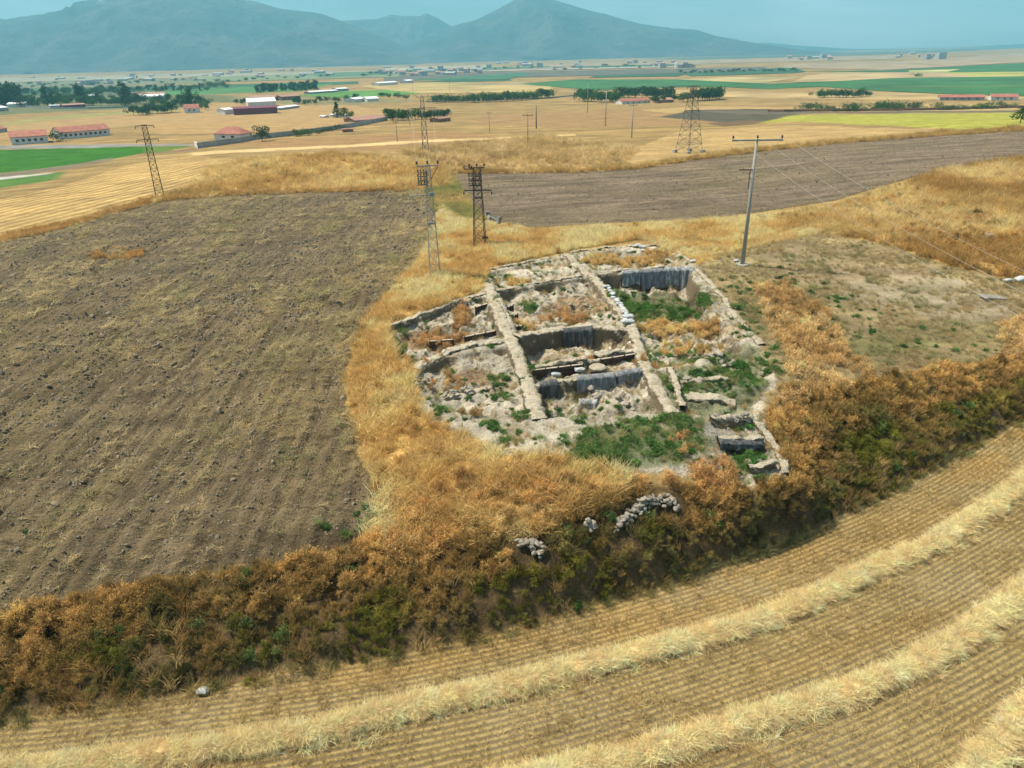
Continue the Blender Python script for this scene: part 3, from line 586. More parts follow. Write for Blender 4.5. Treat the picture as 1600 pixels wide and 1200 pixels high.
# rim of the ploughed fields and rows on the harvested plot at the left
EDGE = [(240,316),(120,352),(0,380),(-100,410),(-100,400),(0,370),(120,343),(240,308),(300,296),(380,300),(500,296),(640,292),(660,298),(500,301),(380,305)]
grass_in(wpoly(EDGE), 3.5, .9, 1.5, [(.62,.40,.16),(.50,.30,.10)], 6, 5, .2, label='strip of brown grass along the far edge of the left ploughed field')
grass_in(wpoly([(712,268),(900,266),(1000,260),(1100,244),(1200,231),(1300,221),(1450,209),(1600,200),(1600,205),(1450,214),(1300,226),(1200,236),(1100,249),(1000,264),(900,270),(712,272)]), 1.6, 1.2, 2.0, [(.66,.46,.18),(.5,.33,.12)], 6, 6, .2, label='fringe of grass along the far edge of the right ploughed field')
MIDG = [(700,262),(620,240),(700,225),(860,212),(1000,235),(970,258),(900,267),(715,270)]
grass_in(wpoly(MIDG), .5, 1.4, 2.6, [(.76,.58,.30),(.66,.48,.22),(.52,.37,.16)], 10, 7, .35, label='tall brown grass in the hollow beyond the right ploughed field')
0 and grass_in(wpoly([(380,208),(560,195),(700,186),(900,178),(1000,190),(900,208),(640,222),(440,225)]), .10, 1.2, 2.4, [(.66,.47,.22),(.60,.42,.18)], 14, 8, .45, label='patchy rough grass on the plain before the boundary wall')
grass_in(wpoly([(663,300),(690,275),(708,270),(724,300),(762,345),(720,345),(690,328),(678,332)]), 6, .7, 1.3, [(.60,.46,.2),(.48,.42,.16),(.32,.32,.12)], 5, 88, .3, label='olive grass strip between the two ploughed fields')
# scrub on the bank and around the dig
sk_ = [bushmesh(620, .42, .55, .09, s, 18, 4.5) for s in range(5)]
def bank_v(x, y):
    lo = np.interp(x, *np.sort(wBLO[:, :2], 0).T) if False else None
    a = seg_dist(x, y, wBLO); b = seg_dist(x, y, wBUP); return a/(a+b+1e-6)       # 0 at the stubble, 1 at the crest
W_WALL = wpath([(962,832),(985,812),(1000,797),(1020,788),(1045,786),(1058,796)]); W_HEAP = wpath([(812,856),(830,858),(850,862)])
xy = sample(W_BANK, 10, lambda x, y: rng.uniform(size=len(x)) < .55+.6*fbm(x/2, y/2, 11)); v = bank_v(xy[:, 0], xy[:, 1]); xn = fbm(xy[:, 0]/2.6, xy[:, 1]/2.6, 12, 3)
n = len(xy); q = np.clip(v+(xn-.5)*1.5+rng.normal(0, .10, n), 0, 1)
pal = np.array([(.17,.16,.05),(.25,.19,.065),(.34,.22,.075),(.44,.28,.095),(.58,.37,.135)]); qq = q*3.999; i = qq.astype(int); f = (qq-i)[:, None]; tn = pal[i]*(1-f)+pal[np.minimum(i+1, 4)]*f
yg = sstep(.56, .68, fbm(xy[:, 0]/3, xy[:, 1]/3, 13, 2))*(v < .5); tn = tn*(1-yg[:, None]*.8)+np.array([[.17,.17,.025]])*yg[:, None]*.8
right = sstep(20, 32, xy[:, 0])*(v < .45); tn = tn*(1-right[:, None]*.6)+np.array([[.17,.18,.03]])*right[:, None]*.6
wdist = np.minimum(seg_dist(xy[:, 0], xy[:, 1], W_WALL), seg_dist(xy[:, 0], xy[:, 1], W_HEAP)); edge = (v < .10); keep = ~(edge & (rng.uniform(size=n) < .4)) & (wdist > .75); xy, tn, v = xy[keep], tn[keep], v[keep]; n = len(xy)
hh_ = .7+.8*fbm(xy[:, 0]/1.7, xy[:, 1]/1.7, 14)
scatter('scrub', place(xy, -.05), rots(n, .15), scls(n, .5, 1.05)*hh_[:, None]*(.6+.5*v)[:, None], np.clip(tn*(1+rng.normal(0, .32, (n, 1))), .01, .8), sk_, m_scrub, label='dense brown and olive scrub covering the bank above the stubble', cat='scrub', kind='stuff')
# tall pale stalks along the foot and through the bank
xy = sample(W_BANK, 5, clump(1.8, .5, 16)); n = len(xy)
scatter('dry_stalks', place(xy), rots(n, .15), scls(n, .55, 1.15, 1.2), tints(xy, [(.52,.38,.17),(.46,.30,.11),(.38,.23,.08),(.26,.22,.09)], 2, 17), gk, m_grass, label='tall dry stalks standing among the scrub of the bank', cat='grass', kind='stuff')
foot = sample(wpoly([(-100,1150),(0,1122),(150,1102),(330,1068),(480,1045),(650,1012),(800,976),(950,930),(1050,902),(1150,866),(1260,822),(1400,752),(1500,700),(1650,620),(1650,650),(1500,722),(1400,776),(1260,846),(1150,888),(1050,924),(950,950),(800,998),(650,1032),(480,1064),(330,1088),(150,1122),(0,1142),(-100,1172)]), 5.5, clump(1.5, .40, 78, .12)); n = len(foot)
scatter('bank_foot_grass', place(foot, -.03), rots(n, .22), scls(n, .5, 1.0), tints(foot, [(.50,.40,.18),(.42,.30,.11),(.30,.30,.12),(.24,.24,.09)], 3, 79), gk, m_grass, label='ragged grass along the foot of the bank beside the stubble', cat='grass', kind='stuff')
# orange scrub above the bank and right of the trenches
ORG = [[(600,855),(640,790),(720,740),(800,722),(880,745),(960,790),(1000,765),(930,830),(850,835),(700,858)], [(560,850),(590,800),(700,800),(700,850),(620,860)], [(960,760),(1090,738),(1200,760),(1200,775),(1000,800)]]
ORG2 = [[(1178,450),(1225,445),(1295,490),(1325,555),(1365,592),(1300,612),(1205,642),(1225,600),(1235,560),(1205,520)], [(1560,520),(1620,480),(1620,560),(1580,580)]]
def bushes(polys, dens, lo, hi, pal, name, label, seed, mat=m_scrub, kinds=None, thr=.35, grp='scrub', zf=1.0):
    xy = np.concatenate([sample(wpoly(p) if not isinstance(p, np.ndarray) else p, dens, clump(1.6, thr, seed, .1)) for p in polys]); xy = xy[np.minimum(seg_dist(xy[:, 0], xy[:, 1], W_WALL), seg_dist(xy[:, 0], xy[:, 1], W_HEAP)) > .8]; n = len(xy)
    scatter(name, place(xy, -.04), rots(n, .15), scls(n, lo, hi, zf), tints(xy, pal, 3, seed+1), kinds or sk_, mat, label=label, cat=grp, kind='stuff')
bushes(ORG, 3.2, .6, 1.2, [(.76,.56,.26),(.70,.45,.18),(.56,.32,.12),(.36,.22,.09)], 'orange_scrub', 'orange brown scrub on the crest in front of the trenches', 20)
bushes(ORG2, 4.2, .7, 1.4, [(.76,.57,.28),(.70,.48,.21),(.54,.35,.15)], 'orange_scrub', 'orange scrub mounds on the slope right of the trenches', 24)
bushes([W_HR, W_GC], .22, .7, 1.3, [(.58,.36,.12),(.5,.28,.09),(.36,.25,.09)], 'low_scrub', 'scattered brown scrub clumps in the golden grass', 28, thr=.48)
bushes([[(1400,330),(1440,322),(1600,350),(1600,400),(1540,405),(1420,375)]], .9, .8, 1.6, [(.58,.36,.13),(.48,.28,.09),(.36,.26,.09)], 'low_scrub', 'brown scrub patches on the hillock below the summit', 33, thr=.45)
# green weeds
wk = [bushmesh(420, .30, .26, .06, 40+s, 14, 1.8, .35) for s in range(4)]
GR = [(.11,.25,.06),(.09,.20,.05),(.17,.27,.08),(.08,.18,.055)]
WEED = [(1000,690,100,34,5),(930,718,45,24,5),(1060,665,40,20,5),(1010,462,60,16,6),(970,452,22,20,7),(1080,470,36,14,7),(985,480,18,10,5),(1110,590,80,18,3.2),(1150,560,40,12,3),(1060,612,22,10,4),(1175,705,22,14,6),(1150,722,25,10,6),(1190,746,26,6,6),
 (625,528,9,22,5),(645,562,10,6,3),(785,432,24,5,4),(850,424,16,4,3),(826,470,14,10,6),(823,505,8,7,6),(860,552,36,6,5),(905,552,30,5,4),(778,585,16,10,5),(700,572,10,5,4),(690,636,16,10,5),(770,663,12,8,5),(792,690,12,8,5),(838,688,12,7,4),(815,645,13,11,6),(790,612,12,8,4),(865,628,14,9,5),
 (880,690,12,9,5),(905,655,12,6,3),(740,625,10,8,2.5),(770,600,25,10,1.5),(838,575,8,6,4),(955,570,20,5,3),(1020,545,14,14,3),(1080,545,60,14,1.6),(1165,585,30,14,3),(1210,560,18,26,2.2),(1175,500,20,26,1.6),(880,645,18,6,2),(1165,660,18,6,3),(950,638,10,5,3),(1290,470,60,12,.5),
 (1330,520,40,14,.5),(1420,540,60,12,.4),(1520,548,50,8,.4),(1250,450,50,40,.3),(1390,500,80,30,.12),(1150,455,30,30,.9),(1470,520,90,18,.2),(1540,315,40,12,.5),(570,815,16,22,2),(505,820,14,6,2),(540,840,10,8,2),(30,835,14,6,1.5),(170,830,18,6,1.5)]
wx = [sample(well(cx_, cy_, rx, ry), d*2.0, clump(1.0, .42, 35, .12)) for cx_, cy_, rx, ry, d in WEED]
wx.append(sample(W_DIG, .55, clump(2.5, .5, 36, .08))); xy = np.concatenate(wx); n = len(xy)
scatter('green_weeds', place(xy, -.02), rots(n, .1), scls(n, .4, 1.3, .8), tints(xy, GR, 2.5, 37), wk, m_weed, label='low green weeds growing in and around the trenches', cat='weeds', kind='stuff')
xy = sample(W_BANK, .35, clump(2.2, .46, 38)); n = len(xy)
scatter('green_shrubs', place(xy), rots(n, .1), scls(n, .7, 1.6, 1.3), tints(xy, [(.10,.20,.06),(.13,.20,.06),(.20,.24,.08)], 4, 39), wk, m_weed, label='dark green leafy shrubs scattered through the bank scrub', cat='shrubs', kind='stuff')
DRY = [(720,490,14,22,6,0),(690,520,50,14,3,0),(665,560,30,10,2,0),(700,590,50,10,1.5,0),(745,640,30,10,2,0),(820,500,24,8,3,1),(880,490,40,12,2,0),(1050,500,70,9,6,1),(1100,503,24,8,7,1),(1000,410,40,8,5,1),(940,404,30,7,5,1),(1030,395,20,5,5,1),(940,540,36,6,6,0),(800,440,40,5,2.5,1),(1010,560,16,10,2,0),(1120,740,40,24,5,0),(935,566,8,4,6,0),(1090,530,60,14,1.5,1),(1060,700,20,20,2,0)]
wx = []; tn = []
for cx_, cy_, rx, ry, d, k in DRY:
    p = sample(well(cx_, cy_, rx, ry), d*1.2); wx.append(p); tn.append(tints(p, [[(.60,.34,.14),(.66,.44,.20)], [(.78,.58,.26),(.68,.45,.18)]][k], 2, 41))
xy = np.concatenate(wx); n = len(xy)
scatter('dry_weeds', place(xy, -.02), rots(n, .1), scls(n, .5, 1.1), np.concatenate(tn), sk_, m_scrub, label='rust and gold dry weeds growing inside the trenches', cat='weeds', kind='stuff')
xy = sample(W_DIG, 3.6, clump(1.0, .47, 43)); n = len(xy)
scatter('thin_grass', place(xy, -.02), rots(n, .3), scls(n, .35, .75), tints(xy, [(.52,.44,.24),(.58,.38,.16),(.26,.27,.10),(.40,.35,.17)], 2, 44), gk, m_grass, label='thin dry grass on the pale excavated earth', cat='grass', kind='stuff')
wx = [sample(well(cx_, cy_, rx*1.1, ry*1.1), d*1.5, clump(.8, .40, 75, .12)) for cx_, cy_, rx, ry, d in WEED if d > 1]; xy = np.concatenate(wx); n = len(xy)
scatter('green_grass', place(xy, -.02), rots(n, .25), scls(n, .4, .85), tints(xy, [(.22,.34,.10),(.30,.36,.13),(.14,.26,.08),(.44,.40,.18)], 1.5, 76), gk, m_grass, label='tufts of green and yellowing grass among the weeds of the dig', cat='grass', kind='stuff')
# clods, straw and weeds of the ploughed fields
ck = [rockmesh(90+s, 1, .6, .3) for s in range(5)]
near_ok = lambda x, y: (np.hypot(x, y) < 140) & (rng.uniform(size=len(x)) < np.clip(32/np.hypot(x, y), 0, 1)**1.2*(.15+1.5*sstep(.35, .65, fbm((x+.02*y)/.45, y/5, 45))))
xy = sample(W_PL, 20, near_ok); n = len(xy); s = rng.gamma(1.6, .022, n)+.018; s = np.clip(s*np.clip(np.hypot(xy[:, 0], xy[:, 1])/40, .8, 1.8), 0, .3)
scatter('soil_clods', place(xy, .0), rots(n, 1.0), np.c_[s*1.3, s, s], np.full((n, 3), .1), ck, m_clod, label='dark clods of turned earth lying on the left ploughed field', cat='soil', kind='stuff')
lk = [blades(22, .30, 1.6, .022, .5, .4, 60+s, base_r=.25) for s in range(4)]
dens_s = lambda x, y: (np.hypot(x, y) < 190) & (rng.uniform(size=len(x)) < .65*sstep(.38, .6, fbm(x/9, y/22, 65))* np.clip(40/np.hypot(x, y), 0, 1)*sstep(.42, .60, fbm((x+.02*y)/.7, y/4.5, 46, 4))*(.45+.9*sstep(-30, -5, x)))
xy = sample(W_PL, 9, dens_s); n = len(xy); s = np.clip(np.hypot(xy[:, 0], xy[:, 1])/38, .8, 2.4)
scatter('straw_litter', place(xy, .0), rots(n, .25), scls(n, .6, 1.3)*s[:, None], tints(xy, [(.56,.45,.25),(.60,.47,.26),(.40,.36,.18),(.54,.42,.23)], 8, 47), lk, m_straw, label='old straw and dead weeds turned up across the left ploughed field', cat='straw', kind='stuff')
bushes([well(190,397,40,9), well(150,402,14,5)], 2.5, .5, 1.0, [(.7,.44,.17),(.6,.35,.12)], 'dry_weeds', 'small island of orange dry weeds in the left ploughed field', 48)
xy = sample(W_PR, 6, lambda x, y: rng.uniform(size=len(x)) < fbm((y-.18*x)/1.1, x/6, 66)*np.clip(95/np.hypot(x, y), 0, 1)); n = len(xy); s = (rng.gamma(2, .014, n)+.02)*np.clip(np.hypot(xy[:, 0], xy[:, 1])/80, .8, 1.6)
scatter('soil_clods', place(xy), rots(n, 1.0), np.c_[s*1.4, s, s], np.full((n, 3), .1), [rockmesh(95+q, 1, .6, .3) for q in range(4)], m_clod, label='pale brown clods of turned earth lying on the right ploughed field', cat='soil', kind='stuff')
# stubble rows of the harvested field
st = []; r0_, r1_ = 1e9, 0
cen = np.array([CCX, CCY])
vis = wpoly([(-60,1250),(-60,1120),(330,1078),(650,1022),(950,940),(1150,878),(1260,836),(1400,768),(1500,714),(1660,640),(1660,1250)], 3)
rv = np.hypot(vis[:, 0]-CCX, vis[:, 1]-CCY); av = np.unwrap(np.arctan2(vis[:, 1]-CCY, vis[:, 0]-CCX))
for r_ in np.arange(np.ceil(rv.min()/.28)*.28, rv.max(), .28):
    a = np.arange(av.min(), av.max(), .13/r_); a = a+rng.normal(0, .04/r_, len(a)); q = r_+.07+rng.normal(0, .022, len(a)); p = np.c_[CCX+q*np.cos(a), CCY+q*np.sin(a)]; st.append(p)
xy = np.concatenate(st); xy = xy[pip(xy[:, 0], xy[:, 1], vis)]; xy = xy[rng.uniform(size=len(xy)) < .35+.6*fbm(xy[:, 0]/1.8, xy[:, 1]/1.8, 49)]
skk = [blades(11, .17, .3, .010, .1, .4, 70+s, base_r=.05) for s in range(4)]; n = len(xy)
scatter('stubble', place(xy, -.01), rots(n, .15), scls(n, .7, 1.25), tints(xy, [(.54,.44,.22),(.50,.38,.16),(.46,.31,.09)], 3.5, 50), skk, m_straw, label='short cut stubble in curved rows on the harvested field', cat='stubble', kind='stuff')
lit = sample(vis, 7, clump(1.1, .46, 51)); n = len(lit)
scatter('loose_straw', place(lit, .01), rots(n, .3), scls(n, .4, .9), tints(lit, [(.60,.48,.26),(.48,.36,.17)], 3, 52), lk, m_straw, label='loose straw strewn between the windrows', cat='straw', kind='stuff')
# windrows of straw
wm = simple('windrow_straw', (.74, .55, .27), .9, .35, 2.2, bump=.09, bscale=14)
sheaf = [blades(50, .40, 1.5, .019, .45, .45, 80+s, up=.9, base_r=.22) for s in range(5)]
wlab = ['long pale straw windrow curving nearest to the scrub bank', 'second pale straw windrow nearer the camera, crossing the lower right', 'short piece of straw windrow in the bottom right corner']
for wi, path in enumerate([wR1, wR2, wR3]):
    P = resample(path[:, :2], .22); T = np.gradient(P, axis=0); T /= np.linalg.norm(T, axis=1)[:, None]; Nn = np.c_[-T[:, 1], T[:, 0]]
    us = np.linspace(-1, 1, 15); G = np.zeros((len(P), 15, 3)); wv = .34+.38*fbm(P[:, 0]/.7, P[:, 1]/.7, 53+wi)
    for j, u in enumerate(us):
        q = P+Nn*(u*wv)[:, None]; G[:, j, :2] = q; e = (1-u*u)**.7
        G[:, j, 2] = pit_h(q[:, 0], q[:, 1])-.03+e*(.30+.30*(fbm(P[:, 0]/.8, P[:, 1]/.8, 55)-.4))+(fbm(q[:, 0]/.28, q[:, 1]/.28, 57)-.5)*.18*e
    i2 = np.arange(len(P)*15).reshape(-1, 15); Fm = np.stack([i2[:-1, :-1], i2[:-1, 1:], i2[1:, 1:], i2[1:, :-1]], -1).reshape(-1, 4)
    w = link('straw_windrow', npmesh('straw_windrow', G.reshape(-1, 3), Fm, True), wm, label=wlab[wi], cat='straw windrow', group='straw windrows on the harvested field')
    n = len(P)*17; k = rng.integers(0, len(P), n); u = rng.normal(0, .55, n).clip(-1.9, 1.9); q = P[k]+Nn[k]*(u*wv[k])[:, None]+rng.uniform(-.1, .1, (n, 2)); e = (1-np.clip(np.abs(u), 0, 1)**2)**.7
    z = pit_h(q[:, 0], q[:, 1])+e*.27; pts = np.c_[q, z]
    ang = np.arctan2(Nn[k][:, 1], Nn[k][:, 0]); rot = np.c_[rng.normal(0, .25, n), rng.normal(0, .25, n), rng.uniform(0, 6.28, n)]
    scatter('loose_straw', pts, rot, scls(n, .45, .95, .75), np.clip(tints(q, [(.93,.77,.47),(.90,.71,.40),(.82,.62,.33),(.92,.74,.44)], .6, 58), 0, .85), sheaf, m_straw, parent=w, kind='stuff')
# ------------------------------------------------------------------ excavation: baulks, boards, cloth, bags, stones
def proj(p):
    v = np.asarray(p, float)-CP; w = v@_f; return 800+F_PX*(v@CR)/w, 600-F_PX*(v@CU)/w
def height_to(base, pytop):
    lo, hi = 0., 80.
    for _ in range(30):
        m = (lo+hi)/2
        if proj((base[0], base[1], base[2]+m))[1] > pytop: lo = m
        else: hi = m
    return lo
BLKM, t, out = newmat('baulk_earth'); L = t.links.new
gn = N(t, 'ShaderNodeNewGeometry'); pos = gn.outputs['Position']
a1 = noise(pos, 1.3, 6, .65); a2 = noise(pos, 9, 6, .65); a3 = noise(pos, 3.2, 5, .6)
c = mixc(ramp(a1, .35, .65), (.54, .48, .37), (.42, .36, .265)); c = mixc(ramp(a2, .5, .7, 0, .6), c, (.27, .22, .155)); c = mixc(ramp(a3, .6, .72, 0, .55), c, (.33, .24, .10))
sxn = N(t, 'ShaderNodeSeparateXYZ'); L(gn.outputs['True Normal'], sxn.inputs[0]); c = mixc(ramp(sxn.outputs[2], .6, .35, 0, .85), c, (.16, .125, .08))  # upright baulk faces browned by slope, their shade painted into the colour
bs = N(t, 'ShaderNodeBsdfPrincipled', i_Roughness=.95); bs.inputs['Specular IOR Level'].default_value = .1; L(c, bs.inputs['Base Color'])
bp = N(t, 'ShaderNodeBump', i_Strength=.9, i_Distance=.25); L(a2, bp.inputs['Height']); L(bp.outputs[0], bs.inputs['Normal']); L(bs.outputs[0], out.inputs[0])
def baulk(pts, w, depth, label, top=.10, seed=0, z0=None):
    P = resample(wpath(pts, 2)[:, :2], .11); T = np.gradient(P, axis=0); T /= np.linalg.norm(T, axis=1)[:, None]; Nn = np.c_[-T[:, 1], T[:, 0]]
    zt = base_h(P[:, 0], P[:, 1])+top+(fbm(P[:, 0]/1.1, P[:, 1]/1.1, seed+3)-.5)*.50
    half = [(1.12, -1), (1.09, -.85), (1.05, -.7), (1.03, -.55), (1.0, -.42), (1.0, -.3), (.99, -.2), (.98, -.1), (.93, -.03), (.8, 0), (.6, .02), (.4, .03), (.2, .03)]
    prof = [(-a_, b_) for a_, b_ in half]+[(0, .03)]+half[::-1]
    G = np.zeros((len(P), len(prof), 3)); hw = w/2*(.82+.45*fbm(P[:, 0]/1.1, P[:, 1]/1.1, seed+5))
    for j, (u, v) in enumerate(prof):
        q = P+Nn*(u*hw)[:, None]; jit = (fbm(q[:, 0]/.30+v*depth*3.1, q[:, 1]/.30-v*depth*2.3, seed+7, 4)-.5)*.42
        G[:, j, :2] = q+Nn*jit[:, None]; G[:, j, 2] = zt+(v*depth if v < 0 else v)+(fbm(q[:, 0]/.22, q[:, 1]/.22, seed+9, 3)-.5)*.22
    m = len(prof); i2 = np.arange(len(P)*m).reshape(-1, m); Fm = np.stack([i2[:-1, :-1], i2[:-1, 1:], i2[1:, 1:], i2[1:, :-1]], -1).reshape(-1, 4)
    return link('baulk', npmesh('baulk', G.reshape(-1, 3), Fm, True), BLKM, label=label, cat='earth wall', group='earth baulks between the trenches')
B1 = [(884,399),(906,418),(930,438),(948,458),(962,477),(976,495),(990,517),(999,547),(1010,575),(1028,608),(1052,646)]
B2 = [(763,446),(776,480),(788,512),(802,540),(814,570),(824,600),(836,640),(843,656)]
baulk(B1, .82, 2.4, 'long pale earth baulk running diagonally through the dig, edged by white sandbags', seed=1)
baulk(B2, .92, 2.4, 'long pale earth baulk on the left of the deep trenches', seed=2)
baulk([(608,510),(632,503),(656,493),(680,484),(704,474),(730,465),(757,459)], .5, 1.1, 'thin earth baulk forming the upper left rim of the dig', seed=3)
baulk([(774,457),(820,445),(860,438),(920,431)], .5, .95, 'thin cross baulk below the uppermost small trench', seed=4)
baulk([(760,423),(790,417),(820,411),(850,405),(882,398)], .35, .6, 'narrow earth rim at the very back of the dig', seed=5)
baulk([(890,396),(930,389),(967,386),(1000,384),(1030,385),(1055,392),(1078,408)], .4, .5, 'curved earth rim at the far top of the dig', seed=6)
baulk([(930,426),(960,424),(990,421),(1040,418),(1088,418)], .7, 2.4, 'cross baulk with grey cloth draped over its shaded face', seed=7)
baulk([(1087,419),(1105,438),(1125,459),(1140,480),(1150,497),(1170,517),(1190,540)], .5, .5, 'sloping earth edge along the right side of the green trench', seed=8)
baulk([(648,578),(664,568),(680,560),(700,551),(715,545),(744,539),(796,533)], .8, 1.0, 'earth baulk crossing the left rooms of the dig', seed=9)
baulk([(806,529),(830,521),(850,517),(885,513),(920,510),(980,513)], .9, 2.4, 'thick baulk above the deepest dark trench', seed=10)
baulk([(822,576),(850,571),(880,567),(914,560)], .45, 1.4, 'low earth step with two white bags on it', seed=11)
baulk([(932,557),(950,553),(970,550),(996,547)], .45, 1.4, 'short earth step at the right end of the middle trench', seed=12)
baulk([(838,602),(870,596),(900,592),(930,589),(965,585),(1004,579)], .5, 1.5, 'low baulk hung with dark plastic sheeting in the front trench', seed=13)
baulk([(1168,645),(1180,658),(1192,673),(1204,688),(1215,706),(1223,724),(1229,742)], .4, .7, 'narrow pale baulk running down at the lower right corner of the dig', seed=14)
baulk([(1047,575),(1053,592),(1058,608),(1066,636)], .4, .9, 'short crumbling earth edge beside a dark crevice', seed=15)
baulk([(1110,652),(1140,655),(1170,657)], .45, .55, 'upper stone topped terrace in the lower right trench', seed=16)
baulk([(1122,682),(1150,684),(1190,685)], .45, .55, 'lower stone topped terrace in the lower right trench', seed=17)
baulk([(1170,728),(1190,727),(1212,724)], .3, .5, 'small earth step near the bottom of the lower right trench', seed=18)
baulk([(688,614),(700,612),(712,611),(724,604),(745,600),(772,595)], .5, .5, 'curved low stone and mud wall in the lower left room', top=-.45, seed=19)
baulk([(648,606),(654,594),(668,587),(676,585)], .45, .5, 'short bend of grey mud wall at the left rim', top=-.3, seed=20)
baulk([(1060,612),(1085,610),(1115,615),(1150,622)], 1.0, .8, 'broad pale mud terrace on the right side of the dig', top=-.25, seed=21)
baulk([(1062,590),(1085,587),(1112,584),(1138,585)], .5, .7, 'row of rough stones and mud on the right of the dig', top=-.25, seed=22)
# draped cloth
def clothmat(nm, c1, c2):
    m, t_, o = newmat(nm); b = N(t_, 'ShaderNodeBsdfPrincipled', i_Roughness=.7); tcn = N(t_, 'ShaderNodeTexCoord'); mpp = N(t_, 'ShaderNodeMapping'); mpp.inputs['Scale'].default_value = (5, 5, .8)
    no = N(t_, 'ShaderNodeTexNoise', i_Scale=1.0, i_Detail=5); t_.links.new(tcn.outputs['Object'], mpp.inputs[0]); t_.links.new(mpp.outputs[0], no.inputs['Vector'])
    r = N(t_, 'ShaderNodeValToRGB'); r.color_ramp.elements[0].position = .45; r.color_ramp.elements[1].position = .62; r.color_ramp.elements[0].color = (*c1, 1); r.color_ramp.elements[1].color = (*c2, 1)
    t_.links.new(no.outputs['Fac'], r.inputs[0]); t_.links.new(r.outputs[0], b.inputs['Base Color']); t_.links.new(b.outputs[0], o.inputs[0]); return m
CG = clothmat('grey_cloth', (.13, .135, .14), (.36, .36, .35)); CD = clothmat('dark_sheet', (.11, .115, .12), (.22, .225, .23)); CB = clothmat('black_sheet', (.03, .03, .032), (.10, .10, .10))
def drape(pts, drop, mat, label, seed, out_=.35, cat='cloth', name='draped_cloth', top=.14, spread=.5):
    P = resample(wpath(pts, 2)[:, :2], .07); T = np.gradient(P, axis=0); T /= np.linalg.norm(T, axis=1)[:, None]; Nn = np.c_[T[:, 1], -T[:, 0]]
    if Nn[:, 1].mean() > 0: Nn = -Nn
    s = np.r_[0, np.cumsum(np.linalg.norm(np.diff(P, axis=0), axis=1))]; zt = base_h(P[:, 0], P[:, 1])+top; rows = 14
    G = np.zeros((rows+2, len(P), 3)); dr = drop*(.8+.4*fbm(s/.9, s*0, seed))
    for j in range(rows+2):
        if j < 2: off = np.full(len(P), out_-.5+.25*j); z = zt+.04
        else:
            v = (j-1)/rows; fold = (np.sin(s*7+seed+2*fbm(s, s*0+v, seed+2)*3)*.5+(fbm(s*3, s*0+v*.7, seed+1)-.5)*1.4)*.14*(.3+v)
            off = out_+v*spread*drop*.35+fold; z = zt-v*dr
        G[j, :, :2] = P+Nn*off[:, None]; G[j, :, 2] = z
    m = len(P); i2 = np.arange((rows+2)*m).reshape(-1, m); Fm = np.stack([i2[:-1, :-1], i2[1:, :-1], i2[1:, 1:], i2[:-1, 1:]], -1).reshape(-1, 4)
    o = link(name, npmesh(name, G.reshape(-1, 3), Fm, True), mat, label=label, cat=cat); sd = o.modifiers.new('thickness', 'SOLIDIFY'); sd.thickness = .012; return o
drape([(1034,419),(1060,418),(1084,418)], 2.1, CG, 'grey and white cloth hanging in folds at the right end of the deep green trench', 3, out_=1.1, top=.2)
drape([(996,421),(1012,420),(1032,419)], 2.0, CD, 'torn dark blue grey cloth hanging on the back wall of the green trench', 5, out_=1.3, top=.2)
drape([(966,423),(980,422),(993,421)], 1.3, CG, 'small pale cloth hanging at the left of the torn dark cloth', 7, out_=1.35, top=.2)
drape([(962,585),(980,582),(1002,579)], 1.3, CD, 'smooth grey sheet on the right half of the front trench wall', 9, cat='sheet', name='draped_sheet', spread=.2)
drape([(900,592),(930,589),(960,586)], 1.2, CD, 'grey sheet on the left half of the front trench wall', 11, cat='sheet', name='draped_sheet', spread=.4)
drape([(842,601),(856,599),(870,597)], 1.5, CB, 'black sheet lining the dark corner pit under the left baulk', 13, cat='sheet', name='draped_sheet')
drape([(905,612),(920,612),(934,613)], .9, CG, 'crumpled pale cloth in the middle of the front trench', 15, top=-.6)
drape([(1122,686),(1150,688),(1188,689)], .38, CB, 'black sheet on the face of the lower right terrace', 17, cat='sheet', name='draped_sheet', out_=.42, top=-.02)
drape([(986,488),(1000,490),(1014,489)], .9, CG, 'pale blue cloth bundle hanging low among the green weeds', 19, top=-.9)
drape([(878,516),(900,514),(925,512)], 1.9, CB, 'dark net hanging over the wall of the deepest trench', 21, cat='sheet', name='draped_sheet', out_=.5)
# timber shoring in the cavities
wood = simple('old_timber', (.085, .055, .04), .85, .5, 4); wood2 = simple('bleached_timber', (.50, .42, .33), .8, .3, 4)
def boards(p0, p1, h, label, z_top=-.15, n=None):
    a, b = ground([p0[0], p1[0]], [p0[1], p1[1]]); Ld = np.hypot(*(b-a)[:2]); az = math.atan2(b[1]-a[1], b[0]-a[0]); r = empty('timber_shoring', (a[0], a[1], a[2]+z_top-h), az, label=label, cat='shoring', group='timber shoring in the trenches')
    m = MB(); k = max(2, int(h/.24))
    for i in range(k): m.box((Ld/2, 0, (i+.5)*h/k), (Ld, .06, h/k-.025))
    m.build('planking', wood, r)
    for i in range(max(2, int(Ld/.8))+1):
        q = MB(); q.box((Ld*i/max(2, int(Ld/.8)), -.07, h/2+.04), (.08, .07, h+.12)); q.build('post', wood, r)
    q = MB(); q.box((Ld/2, -.01, h+.03), (Ld+.1, .12, .05)); q.build('top_rail', wood2, r); return r
boards((671,531), (708,527), .75, 'low dark planking at the far left of the left room')
boards((725,524), (774,514), .95, 'dark planking across the middle of the left room')
boards((742,478), (762,472), 1.3, 'tall dark planking in the recess left of the long baulk')
boards((792,478), (801,474), 1.3, 'upper dark planked recess right of the long baulk')
boards((800,492), (808,488), 1.1, 'middle dark planked recess right of the long baulk')
boards((804,508), (816,506), 1.1, 'lower dark planked recess right of the long baulk')
boards((832,578), (911,566), .8, 'dark planking under the low step with the white bags', z_top=-.05)
boards((938,561), (993,553), 1.0, 'dark planking at the right end of the middle trench', z_top=-.05)
